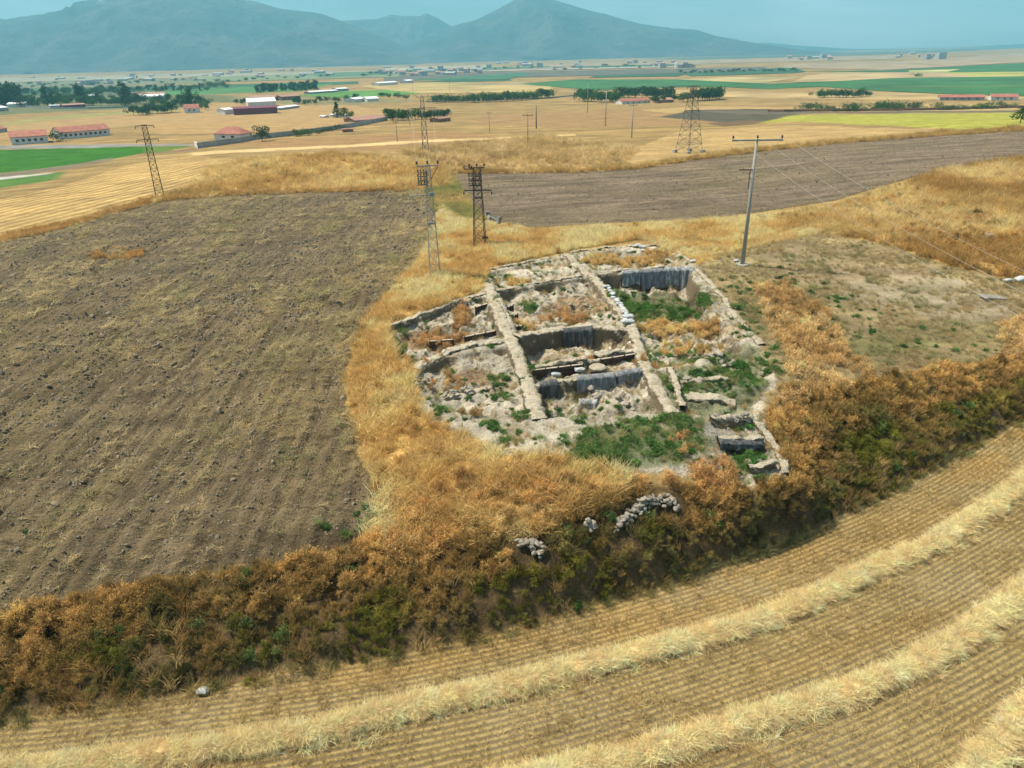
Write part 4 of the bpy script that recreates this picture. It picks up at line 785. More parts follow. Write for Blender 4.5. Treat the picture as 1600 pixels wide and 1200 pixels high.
# soil block with boarded side
pb = ground([934], [574])[0]; m = MB(); m.lathe([(.0, -1.3), (.72, -1.3), (.66, -.6), (.62, -.02), (.5, .06), (0, .1)], n=9)
o = link('soil_pillar', m.mesh('soil_pillar', False), BLKM, loc=tuple(pb+np.array([0, 0, .05])), label='dark soil pillar left standing beside the front trench', cat='soil pillar')
q = MB(); q.box((0, -.68, -.62), (1.1, .05, 1.15)); q.build('board', wood, o)
# bags
def bagmesh(seed):
    bm = bmesh.new(); bmesh.ops.create_icosphere(bm, subdivisions=3, radius=1); r = np.random.default_rng(seed); k = r.normal(0, 1, (4, 3))
    for v in bm.verts:
        c = np.array(v.co); s = np.sign(c)*np.abs(c)**.62; d = 1+.06*sum(math.sin(c@k[i]*(3+2*i)) for i in range(4)); v.co = Vector((s[0]*.33*d, s[1]*.21*d, s[2]*.11*d+.1))
    me = bpy.data.meshes.new('sandbag'); bm.to_mesh(me); bm.free(); me.polygons.foreach_set('use_smooth', [True]*len(me.polygons)); return me
bagm = simple('white_sacking', (.45, .46, .46), .8, .3, 5, bump=.02, bscale=20); bgs = [bagmesh(s) for s in range(3)]
for g in bgs: g.materials.append(bagm)
def drop(meshes, px, py, dz, sc, rz, name, label, cat, group=None, tilt=.15):
    p = ground([px], [py])[0]; me = random.choice(meshes); o = bpy.data.objects.new(name, me); COL.objects.link(o); o.location = (p[0], p[1], pit_h(p[0], p[1])[0]+dz if dz < 5 else p[2]); o.scale = sc if isinstance(sc, tuple) else (sc,)*3
    o.rotation_euler = (random.uniform(-tilt, tilt), random.uniform(-tilt, tilt), rz); return tag(o, label, cat, group)
for i in range(14):
    t_ = i/17; px = 944+t_*40; py = 452+t_*55; drop(bgs, px+4+random.uniform(-1.5, 1.5), py, .16+random.uniform(0, .1), random.uniform(.8, 1.15), random.uniform(0, 3), 'sandbag', 'white sandbag in the row along the right edge of the long diagonal baulk', 'sandbag', 'sandbags along the diagonal baulk')
for i in range(9): drop(bgs, 984+random.uniform(-9, 9), 505+random.uniform(-5, 5), .2+.14*(i//4), random.uniform(.9, 1.2), random.uniform(0, 3), 'sandbag', 'beige white sack in the heap at the lower end of the sandbag row', 'sandbag', 'sacks heaped on the diagonal baulk')
for i in range(8): drop(bgs, 994+random.uniform(-13, 13), 388+random.uniform(-3, 3), .08, random.uniform(.7, 1.2), random.uniform(0, 3), 'sandbag', 'white sack lying on the far rim of the dig', 'sandbag', 'sacks on the far rim of the dig')
for px, py, sc, lb in [(868,574,1.1,'small white bag on the left of the low step'),(906,569,1.2,'white bag at the right end of the low step'),(1593,440,1.8,'large white sack at the right edge of the photo'),(1574,441,1.3,'small white sack left of the large one at the right edge'),(1082,410,1.1,'white stone like sack at the back right corner of the dig'),(1150,409,.9,'white sack lying left of the concrete pole')]:
    drop(bgs, px, py, .05, sc, .4, 'sack', lb, 'sack')
drop([rockmesh(301, 2, .35, .3)], 318, 1082, .15, .26, 0, 'pale_stone', 'single pale stone among the green weeds at the foot of the left bank', 'stone'); bpy.data.objects['pale_stone'].data.materials.append(bagm)
# stones
stm = simple('limestone', (.33, .29, .235), .9, .45, 1.6, bump=.03, bscale=9); rk = [rockmesh(200+s, 2, .7, .22) for s in range(8)]
for g in rk: g.materials.append(stm)
def stones(n, pick_, size, label, group, dz=.05):
    for i in range(n):
        px, py, h = pick_(i); s = random.uniform(*size); drop(rk, px, py, dz+h, (s*random.uniform(.8, 1.4), s, s*random.uniform(.7, 1)), random.uniform(0, 6.3), 'stone', label, 'stone', group, .5)
def line(pts, w, h):
    def f(i):
        k = random.uniform(0, len(pts)-1.001); j = int(k); u = k-j; a, b = pts[j], pts[j+1]; v = random.gauss(0, .45); return a[0]+(b[0]-a[0])*u+random.uniform(-4, 4), a[1]+(b[1]-a[1])*u+v*w, max(0, h*(1-abs(v)))*random.uniform(.5, 1)
    return f
stones(105, line([(962,832),(985,812),(1000,797),(1020,788),(1045,786),(1058,796)], 10, .25), (.06, .19), 'stone in the long broken wall on the crest of the bank', 'stones of the long broken wall', .15)
stones(45, line([(812,856),(830,858),(850,862)], 11, .3), (.08, .18), 'stone in the small heap left of the broken wall', 'stones of the small heap', .12)
stones(10, line([(918,832),(930,834)], 4, .5), (.13, .2), 'stone of the few lying between the heap and the long wall', 'stones between heap and wall', .45)
stones(20, line([(692,613),(712,611),(726,603),(772,596)], 3, .1), (.09, .18), 'stone set in the curved mud wall of the lower left room', 'stones of the curved mud wall', .3)
stones(12, line([(652,604),(656,592),(674,586)], 4, .1), (.09, .18), 'stone in the bend of wall at the left rim', 'stones at the left rim', .2)
stones(24, line([(1050,572),(1062,588),(1085,588),(1136,585)], 5, .1), (.10, .24), 'stone in the rough row right of the dark crevice', 'stones right of the crevice', .15)
stones(16, line([(1110,545),(1120,550),(1145,562)], 6, .1), (.14, .34), 'stone on the pale mound in the upper right of the dig', 'stones on the pale mound', .1)
stones(16, line([(910,600),(960,606),(990,622)], 12, .1), (.10, .34), 'rubble stone on the floor of the front trench', 'rubble in the front trench', .05)
stones(14, line([(860,470),(900,462),(925,475)], 8, .1), (.08, .24), 'stone in the rubble of the upper middle room', 'rubble in the upper middle room', .05)
stones(14, line([(1112,655),(1170,657)], 4, .1), (.12, .28), 'stone on top of the upper terrace', 'stones of the upper terrace', .5)
cb = simple('old_concrete', (.24, .225, .20), .9, .3, 2, bump=.02)
for px, py, d, rz, tl, lb in [(770,345,(1.5,.9,.5),.4,.5,'tilted concrete block nearest the dark pylon'),(779,352,(.6,.5,1.3),.9,.3,'upright broken concrete piece right of the tilted block'),(762,336,(.6,.5,.6),.2,.2,'small concrete lump at the corner of the ploughed field'),(716,347,(2.4,1.0,.3),.1,.1,'flat concrete slab in the grass between the two near pylons'),(1553,371,(2.6,1.1,.4),.2,.1,'pale concrete slab on the grassy hillock at the right'),(1552,466,(2.2,1.0,.2),.1,.1,'flat pale slab on the slope near the right edge')]:
    p = ground([px], [py])[0]; m = MB(); m.box((0, 0, 0), d); o = m.build('concrete_block', cb, loc=(p[0], p[1], p[2]+d[2]*.4), label=lb, cat='concrete block'); o.rotation_euler = (tl*.5, tl, rz); bv = o.modifiers.new('bevel', 'BEVEL'); bv.width = .06; bv.segments = 2

# ------------------------------------------------------------------ pylons, poles and wires
conc = simple('pole_concrete', (.33, .32, .28), .85, .15, 3); stl = simple('galvanised_steel', (.33, .34, .33), .5, .2, 3, metal=.3); rst = simple('rusty_steel', (.085, .06, .045), .7, .3, 3); ins_m = simple('porcelain_brown', (.09, .05, .04), .3, .2, 3, spec=.5); grey_m = simple('weathered_steel', (.16, .15, .13), .6, .2, 3)
def insulator(parent, p, h=.35, r=.09, up=1):
    m = MB(); m.lathe([(.02, 0), (.02, up*h*.25), (r, up*h*.3), (r*.6, up*h*.45), (r, up*h*.5), (r*.6, up*h*.65), (r*.9, up*h*.7), (r*.5, up*h), (0, up*h)], p, 8); return m.build('insulator', ins_m, parent, True)
def lattice(px, py, pytop, wb, wt, mat, label, arms=(), panels=9, rz=.3, th=.05, name='lattice_pylon', group=None, dz=0, extra=None):
    b = ground([px], [py])[0] if not isinstance(px, np.ndarray) else px; h = height_to(b, pytop); r = empty(name, tuple(b), rz, label=label, cat='pylon', group=group)
    wid = lambda z: (wb+(wt-wb)*min(1, z/h))/2
    cs = ((-1, -1), (1, -1), (1, 1), (-1, 1))
    for sx, sy in cs:
        m = MB(); m.tube((sx*wb/2, sy*wb/2, -.3), (sx*wt/2, sy*wt/2, h), th, th*.8); m.build('leg', mat, r)
    m = MB(); zs = [h*(1-(1-i/panels)**1.25) for i in range(panels+1)]
    for i in range(panels):
        z0, z1 = zs[i], zs[i+1]; w0, w1 = wid(z0), wid(z1)
        for k in range(4):
            a, c_ = cs[k], cs[(k+1) % 4]
            m.tube((a[0]*w0, a[1]*w0, z0), (c_[0]*w1, c_[1]*w1, z1), th*.55, cap=False); m.tube((c_[0]*w0, c_[1]*w0, z0), (a[0]*w1, a[1]*w1, z1), th*.55, cap=False); m.tube((a[0]*w1, a[1]*w1, z1), (c_[0]*w1, c_[1]*w1, z1), th*.55, cap=False)
    m.build('bracing', mat, r)
    for fz, half, ni, updown in arms:
        z = h*fz; m = MB(); m.box((0, 0, z), (2*half, .12, .12)); w = wid(z); m.tube((-half, 0, z), (-w, 0, z-.5), th*.5); m.tube((half, 0, z), (w, 0, z-.5), th*.5); am = m.build('crossarm', mat, r)
        for i in range(ni):
            x = -half+2*half*i/max(1, ni-1); insulator(am, (x, 0, z+.06*updown), .42, .12, updown)
    if extra: extra(r, h, wid)
    return r, b, h
def gear_left(r, h, wid):
    m = MB()
    for i in range(4):
        z = h*(.95-.035*i)-.1; m.box((-.55, 0, z), (.9, .5, .07)); m.tube((-1.0, -.15, z), (-1.0, -.15, z+.3), .05)
    m.box((-.15, 0, h*.89), (.12, .5, h*.13)); m.build('switch_rack', grey_m, r)
    for i in range(4):
        for x in (-.95, -.7, -.4): insulator(r, (x, .05, h*(.95-.035*i)-.07), .25, .09)
    m = MB(); m.box((-.9, 0, h*.745), (1.9, .12, .09)); m.box((.25, 0, h*.75), (.5, .45, .3)); m.build('work_platform', stl, r)
    m = MB(); m.box((0, 0, h*.5), (.75, .75, .1)); m.build('collar_plate', grey_m, r)
    m = MB(); m.tube((.2, 0, h*.87), (.95, 0, h*.985), .035); m.build('strut', rst, r)
lattice(680, 432, 258, 1.1, .42, stl, 'pale steel lattice pylon nearest the camera, with switchgear near its top', arms=((.995, 1.0, 3, 1),), panels=12, rz=.15, th=.038, extra=gear_left)
def gear_dark(r, h, wid):
    for k, fz in enumerate((.90, .84, .78)):
        m = MB(); m.box((-.25, 0, h*fz), (1.5, .6, .08)); g = m.build('switch_rack', rst, r)
        for x in (-.95, -.6, -.2, .2): insulator(g, (x, .1, h*fz+.04), .3, .1)
    m = MB(); m.box((-.9, 0, h*.985), (1.2, .1, .1)); m.build('side_arm', rst, r)
    for x in (-1.45, -.9, -.6): insulator(r, (x, 0, h*.99), .35, .11)
    m = MB(); m.box((0, 0, h*.63), (.75, .75, .07)); m.build('collar_plate', rst, r); m = MB(); m.box((.7, -.4, h*.12), (.7, .06, .25)); m.build('warning_plate', rst, r)
lattice(750, 384, 262, 1.35, .75, rst, 'dark rusty lattice pylon beside the corner of the ploughed fields', arms=((1.0, .85, 3, 1), (.72, 1.6, 2, -1)), panels=11, rz=-.1, th=.042, extra=gear_dark)
pm_ = at_plane([667], [262], -6.5)[0]; pm_[2] = base_h(pm_[0], pm_[1])[0]
lattice(pm_, 0, 151, 1.6, .75, grey_m, 'tall narrow lattice pylon rising from behind the grassy mound', arms=((.995, 1.5, 3, 1), (.80, 3.2, 3, -1)), panels=7, rz=.1, th=.08)
lattice(250, 306, 195, 1.5, .8, rst, 'rusty lattice pylon standing at the left between the stubble plot and ploughed field', arms=((.99, 1.6, 2, -1), (.80, 1.9, 3, -1)), panels=12, rz=.5, th=.05)
def foot(r, h, wid):
    for sx in (-1, 1):
        for sy in (-1, 1): m = MB(); m.box((sx*2.4, sy*2.4, .1), (.9, .9, 1.0)); m.build('footing', conc, r)
lattice(1076, 238, 134, 4.8, .9, grey_m, 'wide legged transmission pylon beyond the right ploughed field', arms=((.99, 2.0, 2, -1), (.86, 2.0, 2, -1), (.64, 2.4, 3, -1)), panels=9, rz=.5, th=.07, extra=foot)
def pole(px, py, pytop, r0, r1, mat, label, arm=None, nins=3, rz=0., group=None, base=None):
    b = ground([px], [py])[0] if base is None else base; h = height_to(b, pytop) if pytop else 12.0; r = empty('utility_pole', tuple(b), rz, label=label, cat='utility pole', group=group)
    m = MB(); m.tube((0, 0, -.5), (0, 0, h), r0, r1, 10); m.build('pole', mat, r, True); tips = []
    if arm:
        m = MB(); m.box((0, -r1-.06, h-.1), (2*arm, .14, .16)); am = m.build('crossarm', mat, r)
        for i in range(nins):
            x = -arm+.1+(2*arm-.2)*i/max(1, nins-1); insulator(am, (x, -r1-.06, h-.02), .38, .11); tips.append((x, -r1-.06, h+.36))
    return r, b, h, tips
P0, b0, h0, tips0 = pole(1160, 414, 217, .21, .12, conc, 'tall concrete utility pole with a wide crossarm standing right of the dig', arm=2.35, rz=-.10)
m = MB(); m.tube((-.1, 0, h0*.70), (-.35, -.05, h0*.70), .04); m.box((-.72, -.05, h0*.77), (1.3, .1, .10)); m.tube((-.32, -.05, h0*.62), (-.32, -.05, h0*.77), .045); m.build('side_bracket', rst, P0)
m = MB(); m.lathe([(.75, -.2), (.7, .12), (.3, .16), (.3, 0)], n=8); m.build('footing', conc, P0)
P9, b9, h9, tips9 = pole(0, 0, None, .27, .15, conc, 'concrete utility pole that carries the wires on out of the frame', arm=2.35, rz=-.05, base=np.array([27.5, 6.0, -4.0]))
wirem = simple('aluminium_wire', (.62, .62, .60), .4, .1, 3, metal=.5)
def wire(a, b, sag, label, r=.007, parent=None):
    a = np.array(a); b = np.array(b); n = 28; m = MB(); prev = None
    for i in range(n+1):
        t_ = i/n; p = a*(1-t_)+b*t_; p[2] -= 4*sag*t_*(1-t_)
        if prev is not None: m.tube(prev, p, r, n=4, cap=False)
        prev = p
    return m.build('power_wire', wirem, label=label, cat='wire')
def wpt(b, rz, tip): c_, s_ = math.cos(rz), math.sin(rz); return (b[0]+c_*tip[0]-s_*tip[1], b[1]+s_*tip[0]+c_*tip[1], b[2]+tip[2])
for i, nm in enumerate(['left', 'middle', 'right']): wire(wpt(b0, -.10, tips0[i]), wpt(b9, -.05, tips9[i]), 1.7, 'thin pale wire from the %s insulator of the concrete pole towards the camera' % nm)
for i_, (a_, c_) in enumerate(zip([(651,254),(671,254),(684,254)], [(640,151),(657,151),(674,151)])):
    nb = ground([680], [432])[0]; wa = CP+pixdir([a_[0]], [a_[1]])[0]*(nb[1]/pixdir([a_[0]], [a_[1]])[0][1]); wb_ = CP+pixdir([c_[0]], [c_[1]])[0]*(pm_[1]/pixdir([c_[0]], [c_[1]])[0][1])
    wire(wa, wb_, 1.2, 'faint wire from the %s insulator of the pale near pylon to the tall narrow one' % ['left', 'middle', 'right'][i_], .008)
far_poles = [(825,229,180,1.5,'brown pole with a T crossarm in the middle of the grass plain',grey_m,.14),(987,215,164,1.3,'pale concrete pole left of the wide legged pylon',conc,.2),(946,197,141,1.3,'pale concrete pole in front of the tree group',conc,.22),(918,176,128,1.2,'thin pale pole beside the left end of the tree group',conc,.22),(898,157,134,1.0,'small pale pole left of the tree group by the track',conc,.25),(765,207,176,1.0,'thin faint pole on the plain left of the T pole',grey_m,.10),(838,201,165,None,'short brown post without crossarm on the plain',grey_m,.30),(621,222,190,.9,'dark pole near the end of the boundary wall',grey_m,.12),(640,195,178,.6,'short pole by the tree clump behind the wall',grey_m,.12),(530+513/2.963,147,122,.8,'thin pole before the distant tree row',grey_m,.15),(646,152,128,.8,'thin pole left of the tree row',grey_m,.15)]
for px, py, pt, arm, lb, mt, r_ in far_poles: pole(px, py, pt, r_, r_*.7, mt, lb, arm=arm, rz=random.uniform(-.2, .2))
# ------------------------------------------------------------------ buildings
tile = simple('red_roof_tiles', (.34, .13, .09), .85, .3, .5, bump=.05, bscale=3); tile2 = simple('faded_roof_tiles', (.36, .20, .15), .85, .3, .5); wht = simple('white_render', (.62, .61, .57), .85, .2, .4); gry = simple('grey_render', (.34, .34, .32), .9, .25, .4)
pur = simple('maroon_sheet_metal', (.16, .035, .055), .5, .15, .5); shw = simple('white_sheet_metal', (.78, .80, .82), .45, .1, .5); brk = simple('brown_brick', (.26, .14, .09), .9, .3, .5); glz = simple('dark_glass', (.03, .035, .04), .2, .2, 2, spec=.6); dgr = simple('grey_sheet_roof', (.40, .42, .43), .5, .15, .4)
def barn(p0, p1, dep, wh, rh, wall, roof, label, wins=0, door=True, name='farm_building', cat='building', group=None, over=.4, hip=0):
    a, b = ground([p0[0], p1[0]], [p0[1], p1[1]]); v = (b-a)[:2]; Ld = float(np.hypot(*v)); az = math.atan2(v[1], v[0]); zb = min(a[2], b[2])-.3
    r = empty(name, (a[0], a[1], zb), az, label=label, cat=cat, group=group)
    m = MB(); m.add([(0, 0, 0), (Ld, 0, 0), (Ld, dep, 0), (0, dep, 0), (0, 0, wh), (Ld, 0, wh), (Ld, dep, wh), (0, dep, wh)], [(0, 1, 5, 4), (1, 2, 6, 5), (2, 3, 7, 6), (3, 0, 4, 7)])
    if not hip: m.add([(0, 0, wh), (0, dep, wh), (0, dep/2, wh+rh), (Ld, 0, wh), (Ld, dep, wh), (Ld, dep/2, wh+rh)], [(0, 2, 1), (3, 4, 5)])
    m.build('wall', wall, r); o_ = over; th = .18; hx = hip*dep/2
    z0 = wh-o_*rh/(dep/2)+.02; m = MB()
    lo = [(-o_, -o_, z0), (Ld+o_, -o_, z0), (Ld+o_, dep+o_, z0), (-o_, dep+o_, z0), (hx-o_*(not hip), dep/2, wh+rh+.02), (Ld-hx+o_*(not hip), dep/2, wh+rh+.02)]
    up = [(x, y, z+th) for x, y, z in lo]
    F_ = [(0, 1, 5, 4), (2, 3, 4, 5)]+([(3, 0, 4), (1, 2, 5)] if hip else [])
    m.add(lo+up, [tuple(reversed(f)) for f in F_]+[tuple(i+6 for i in f) for f in F_]+[(0, 6, 7, 1), (2, 8, 9, 3)]+([(1, 7, 8, 2), (3, 9, 6, 0)] if hip else [(0, 4, 10, 6), (4, 3, 9, 10), (1, 7, 11, 5), (5, 11, 8, 2)]))
    m.build('roof', roof, r)
    for i in range(wins):
        x = Ld*(i+1)/(wins+1); m = MB(); m.box((x, -.02, wh*.58), (min(1.6, Ld/(wins+1)*.5), .08, wh*.3)); m.build('window', glz, r)
    if door: m = MB(); m.box((0-.02, dep/2, wh*.38), (.08, dep*.28, wh*.74)); m.build('door', glz, r)
    return r
barn((19,227), (76,223), 13, 3.6, 2.2, wht, tile, 'long white walled barn with a red roof at the left edge', wins=5)
barn((96,218), (173,211), 11, 3.4, 2.2, wht, tile, 'second long red roofed barn right of the round bush', wins=9)
barn((-40,212), (12,206), 11, 2.6, 2.0, gry, tile, 'red roof fragment cut off by the left edge', wins=0)
barn((336,219), (378,218), 8, 3.0, 2.4, wht, tile, 'small red hip roofed shed behind the boundary wall', wins=2, hip=1)
barn((289,177), (312,176), 11, 4.2, 3.0, wht, tile, 'small white house with a red roof among the trees', wins=2)
barn((366,180), (434,177), 15, 5.0, 1.2, pur, pur, 'maroon sheet metal warehouse', wins=0, door=False)
barn((352,179), (366,178), 13, 4.0, 1.0, wht, shw, 'white annex at the left end of the maroon warehouse', door=False)
barn((388,168), (432,166), 22, 5.0, 3.0, wht, shw, 'white domed roof hall behind the maroon warehouse', door=False)
barn((438,172), (468,168), 12, 2.0, .6, gry, shw, 'low white roof right of the maroon warehouse', door=False)
barn((200,157), (256,155), 20, 4.0, 2.0, wht, shw, 'long white hall behind the poplars', door=False)
barn((135,156), (158,155), 18, 5.0, 1.6, wht, shw, 'short white hall between the poplars', door=False)
barn((206,152), (258,150), 14, 3.0, 2.4, wht, tile2, 'faded red roof behind the long white hall', door=False)
barn((12,168), (40,167), 16, 3.6, 1.4, wht, shw, 'white shed roof at the far left below the poplars', door=False)
barn((-20,176), (14,173), 14, 3.6, 1.4, gry, shw, 'grey shed cut off by the left edge', door=False)
barn((100,170), (134,168), 12, 3.5, 1.0, pur, tile2, 'dark red shed in front of the trees on the left', door=False)
barn((78,169), (99,168), 10, 2.5, .8, gry, dgr, 'grey shed left of the dark red shed', door=False)
barn((390,158), (432,157), 14, 4.0, 1.6, brk, tile2, 'long brown shed beyond the warehouse, left one', wins=4, door=False)
barn((440,157), (470,155), 14, 4.0, 1.6, brk, tile2, 'long brown shed beyond the warehouse, right one', wins=4, door=False)
barn((485,147), (528,144), 12, 2.5, 1.0, gry, shw, 'thin white roofed greenhouse on the plain', door=False)
barn((528,143), (545,142), 16, 3.5, 1.0, gry, shw, 'small white roof right of the thin greenhouse', door=False)
barn((592,134), (622,132), 16, 4.0, 1.4, wht, shw, 'white long hall far out on the plain', door=False)
barn((636,130), (646,129), 14, 4.0, 1.4, wht, shw, 'small white hall right of the far long hall', door=False)
barn((555,191), (603,188), 12, 1.6, 1.6, brk, tile2, 'low faded red roof beside the end of the boundary wall', door=False)
barn((556,160), (572,158), 14, 3.2, 1.2, wht, shw, 'left one of two small white sheds by the green plot', door=False)
barn((574,159), (592,158), 14, 3.0, 1.6, wht, shw, 'right one of two small white sheds by the green plot', door=False)
barn((536,207), (552,206), 4, 1.5, .3, brk, brk, 'small brick bin in front of the boundary wall', door=False)
barn((687,191), (704,189), 7, 2.0, .6, brk, brk, 'small brick hut at the end of the tree clump', wins=1, door=False)
barn((972,163), (1016,161), 10, 2.6, 1.8, wht, tile, 'red roofed building in front of the dark tree group', wins=4, door=False)
barn((1030,161), (1052,160), 10, 2.6, 1.4, brk, tile2, 'small brown roof among the trees on the right', door=False)
barn((1468,157), (1538,157), 10, 2.6, 1.6, gry, tile, 'long low red roof at the right, left one of the pair', wins=5, door=False)
barn((1548,157), (1590,157), 12, 2.8, 1.8, wht, tile, 'long low red roof at the right, right one of the pair', wins=3, door=False)
for i, (x, y, w, s_) in enumerate([(516,183,8,2.0),(530,184,10,2.2),(500,184,6,1.4)]): barn((x, y), (x+w, y), 4, s_, .3, wht, shw, ['white shelter left of the conifer by the wall', 'wider white shelter right of the conifer by the wall', 'tiny white hut on the bare patch'][i], door=False)
# mill on the plain
fb = at_plane([1056], [106.5], PLAIN)[0]; r = empty('mill', tuple(fb), 0, label='grey mill with a white silo far out on the plain', cat='mill'); k = mper(fb)
m = MB()
for x0_, w_, h_ in ((8,10,5),(15,8,8),(22,8,6),(28,5,4)): m.box((x0_*k, 10, h_*k/2), (w_*k, 18, h_*k))
m.build('wall', gry, r); m = MB(); m.lathe([(2*k, 0), (2*k, 7*k), (1.2*k, 8*k), (0, 8.2*k)], (0, 0, 0), 10); m.build('silo', shw, r)
# distant villages
hm = [simple('village_white', (.38, .38, .36), .8, .1, .1), simple('village_roof', (.40, .24, .19), .85, .2, .1), simple('village_grey', (.38, .40, .42), .8, .2, .1)]
def hmesh(L_, W_, H_, R_, ri, wi=0):
    m = MB(); m.box((0, 0, H_/2), (L_, W_, H_)); n = len(m.f); m.add([(-L_/2-.3, -W_/2-.3, H_), (L_/2+.3, -W_/2-.3, H_), (L_/2+.3, W_/2+.3, H_), (-L_/2-.3, W_/2+.3, H_), (-L_/2-.3, 0, H_+R_), (L_/2+.3, 0, H_+R_)], [(0, 1, 5, 4), (2, 3, 4, 5), (3, 0, 4), (1, 2, 5)])
    me = m.mesh('distant_house'); me.materials.append(hm[wi]); me.materials.append(hm[ri]); me.polygons.foreach_set('material_index', [0]*n+[1]*4); return me
HMS = [hmesh(14, 10, 6, 3, 1), hmesh(22, 12, 5, 2, 0), hmesh(12, 12, 9, 2, 1), hmesh(30, 14, 6, 2, 2), hmesh(16, 12, 12, .5, 2, 2)]
def village(x0, x1, y0, y1, n, sc, label, group):
    for i in range(n):
        p = at_plane([random.uniform(x0, x1)], [random.uniform(y0, y1)], PLAIN)[0]; o = bpy.data.objects.new('distant_house', random.choice(HMS)); COL.objects.link(o); o.location = p; o.rotation_euler = (0, 0, random.uniform(-.5, .5)); s_ = sc*random.uniform(.35, .75); o.scale = (s_,)*3; tag(o, label, 'house', group)
village(190, 330, 118, 127, 26, 1.3, 'small pale house of the distant village below the left mountain', 'houses of the left village')
village(40, 200, 122, 134, 16, 1.2, 'pale distant building beyond the poplars at the left', 'buildings beyond the poplars')
village(330, 520, 110, 122, 22, 1.5, 'tiny house near the thin smoke column', 'houses near the smoke column')
village(590, 760, 105, 119, 34, 1.7, 'tiny building of the distant town between the two mountains', 'buildings of the distant town')
village(760, 1060, 97, 108, 24, 1.9, 'tiny building on the far plain below the right mountain', 'buildings below the right mountain')
village(1220, 1300, 88, 95, 8, 2.0, 'tiny pale building near the horizon right of the mountain', 'buildings near the horizon')
village(1400, 1470, 84, 93, 9, 2.2, 'bright tiny building on the far right plain', 'buildings on the far right plain')
# boundary walls
def gwall(pts, h, th, mat, label, n=4):
    P = wpath(pts, n); T = np.gradient(P[:, :2], axis=0); T /= np.linalg.norm(T, axis=1)[:, None]; Nn = np.c_[-T[:, 1], T[:, 0]]; V = []; m = MB(); c_ = len(P)
    for s_, zz in ((1, -.8), (1, h), (-1, h), (-1, -.8)):
        for q, nn in zip(P, Nn): V.append((q[0]+nn[0]*s_*th/2, q[1]+nn[1]*s_*th/2, q[2]+zz))
    F_ = [(a_*c_+i, a_*c_+i+1, ((a_+1) % 4)*c_+i+1, ((a_+1) % 4)*c_+i) for a_ in range(4) for i in range(c_-1)]
    m.add(V, F_); return m.build('boundary_wall', mat, label=label, cat='wall')
gwall([(310,232),(330,229),(380,222),(400,218),(455,212),(510,205),(560,197),(605,188)], 2.1, .3, gry, 'long grey boundary wall climbing from the small shed to the trees')
gwall([(305,229),(310,232)], 2.1, .3, wht, 'short white return of the grey boundary wall', 2)
gwall([(665,160),(760,158),(850,154),(900,150)], 1.2, .3, gry, 'low wall along the foot of the long tree row')
gwall([(1200,175),(1300,174),(1400,173),(1500,171),(1600,168)], 1.3, .4, brk, 'low brown wall behind the yellow green field')
gwall([(0,165),(80,170),(140,170),(205,168)], 1.6, .3, gry, 'pale wall below the poplars on the left', 3)
# ------------------------------------------------------------------ trees
lm = [leafmat('foliage_dark', (.05, .11, .028), .5, .2, False), leafmat('foliage_mid', (.08, .17, .035), .5, .2, False), leafmat('foliage_grey', (.11, .15, .07), .4, .2, False), leafmat('foliage_yellow', (.13, .17, .03), .4, .2, False)]
bark = simple('bark', (.10, .075, .055), .9, .3, 3)
def crown_mesh(kind, seed):
    r = np.random.default_rng(seed); V = []; Fc = []
    if kind == 'poplar': cl = [(r.normal(0, .07), r.normal(0, .07), z, .13*(1.2-abs(z-.45))) for z in np.linspace(.12, .97, 16)]
    elif kind == 'conifer': cl = [(r.normal(0, .04), r.normal(0, .04), z, .30*(1.05-z)) for z in np.linspace(.1, .98, 14)]
    elif kind == 'bush': cl = [(r.normal(0, .30), r.normal(0, .30), r.uniform(.15, .8), r.uniform(.16, .3)) for _ in range(14)]
    else: cl = [(r.normal(0, .22), r.normal(0, .22), r.uniform(.35, .85), r.uniform(.13, .24)) for _ in range(16)]
    for x, y, z, s_ in cl:
        for _ in range(48 if kind in ('round', 'bush') else 34):
            d = r.normal(0, 1, 3); d /= np.linalg.norm(d); p = np.array([x, y, z])+d*s_*r.uniform(.55, 1.05); u = r.normal(0, 1, 3)+d; u /= np.linalg.norm(u); w = np.cross(u, r.normal(0, 1, 3)); w /= np.linalg.norm(w); l = r.uniform(.035, .085); k0 = len(V)
            V += [p-w*l*.5, p+w*l*.5, p+u*l+w*l*.3, p+u*l-w*l*.3]; Fc.append((k0, k0+1, k0+2, k0+3))
    return npmesh('crown', V, Fc)
def trunk_mesh(kind):
    m = MB(); h = {'poplar': .9, 'conifer': .9, 'bush': .4, 'round': .55}[kind]; m.tube((0, 0, -.05), (0, 0, h), .028, .01, 6)
    for a in (0.3, 2.2, 4.4): m.tube((0, 0, h*.5), (math.cos(a)*.16*(kind in ('round', 'bush')), math.sin(a)*.16*(kind in ('round', 'bush')), h*.5+.25), .014, .005, 4)
    return m.mesh('trunk')
PROTO = {}
def tree(kind, ci, p, h, label, group=None, cat='tree', wide=1.0, z_=0):
    key = (kind, ci)
    if key not in PROTO:
        PROTO[key] = []
        for s_ in range(3):
            cm = crown_mesh(kind, hash((len(kind), ci, s_)) % 9999); cm.materials.append(lm[ci]); tm = trunk_mesh(kind); tm.materials.append(bark); PROTO[key].append((cm, tm))
    cm, tm = random.choice(PROTO[key]); nm = {'poplar': 'poplar_tree', 'conifer': 'conifer', 'bush': 'bush', 'round': 'tree'}[kind]
    r = bpy.data.objects.new(nm, None); COL.objects.link(r); r.location = p; r.rotation_euler = (0, 0, random.uniform(0, 6.28)); r.scale = (h*wide, h*wide, h); tag(r, label, cat, group)
    for n_, me in (('crown', cm), ('trunk', tm)): o = bpy.data.objects.new(n_, me); COL.objects.link(o); o.parent = r
    return r
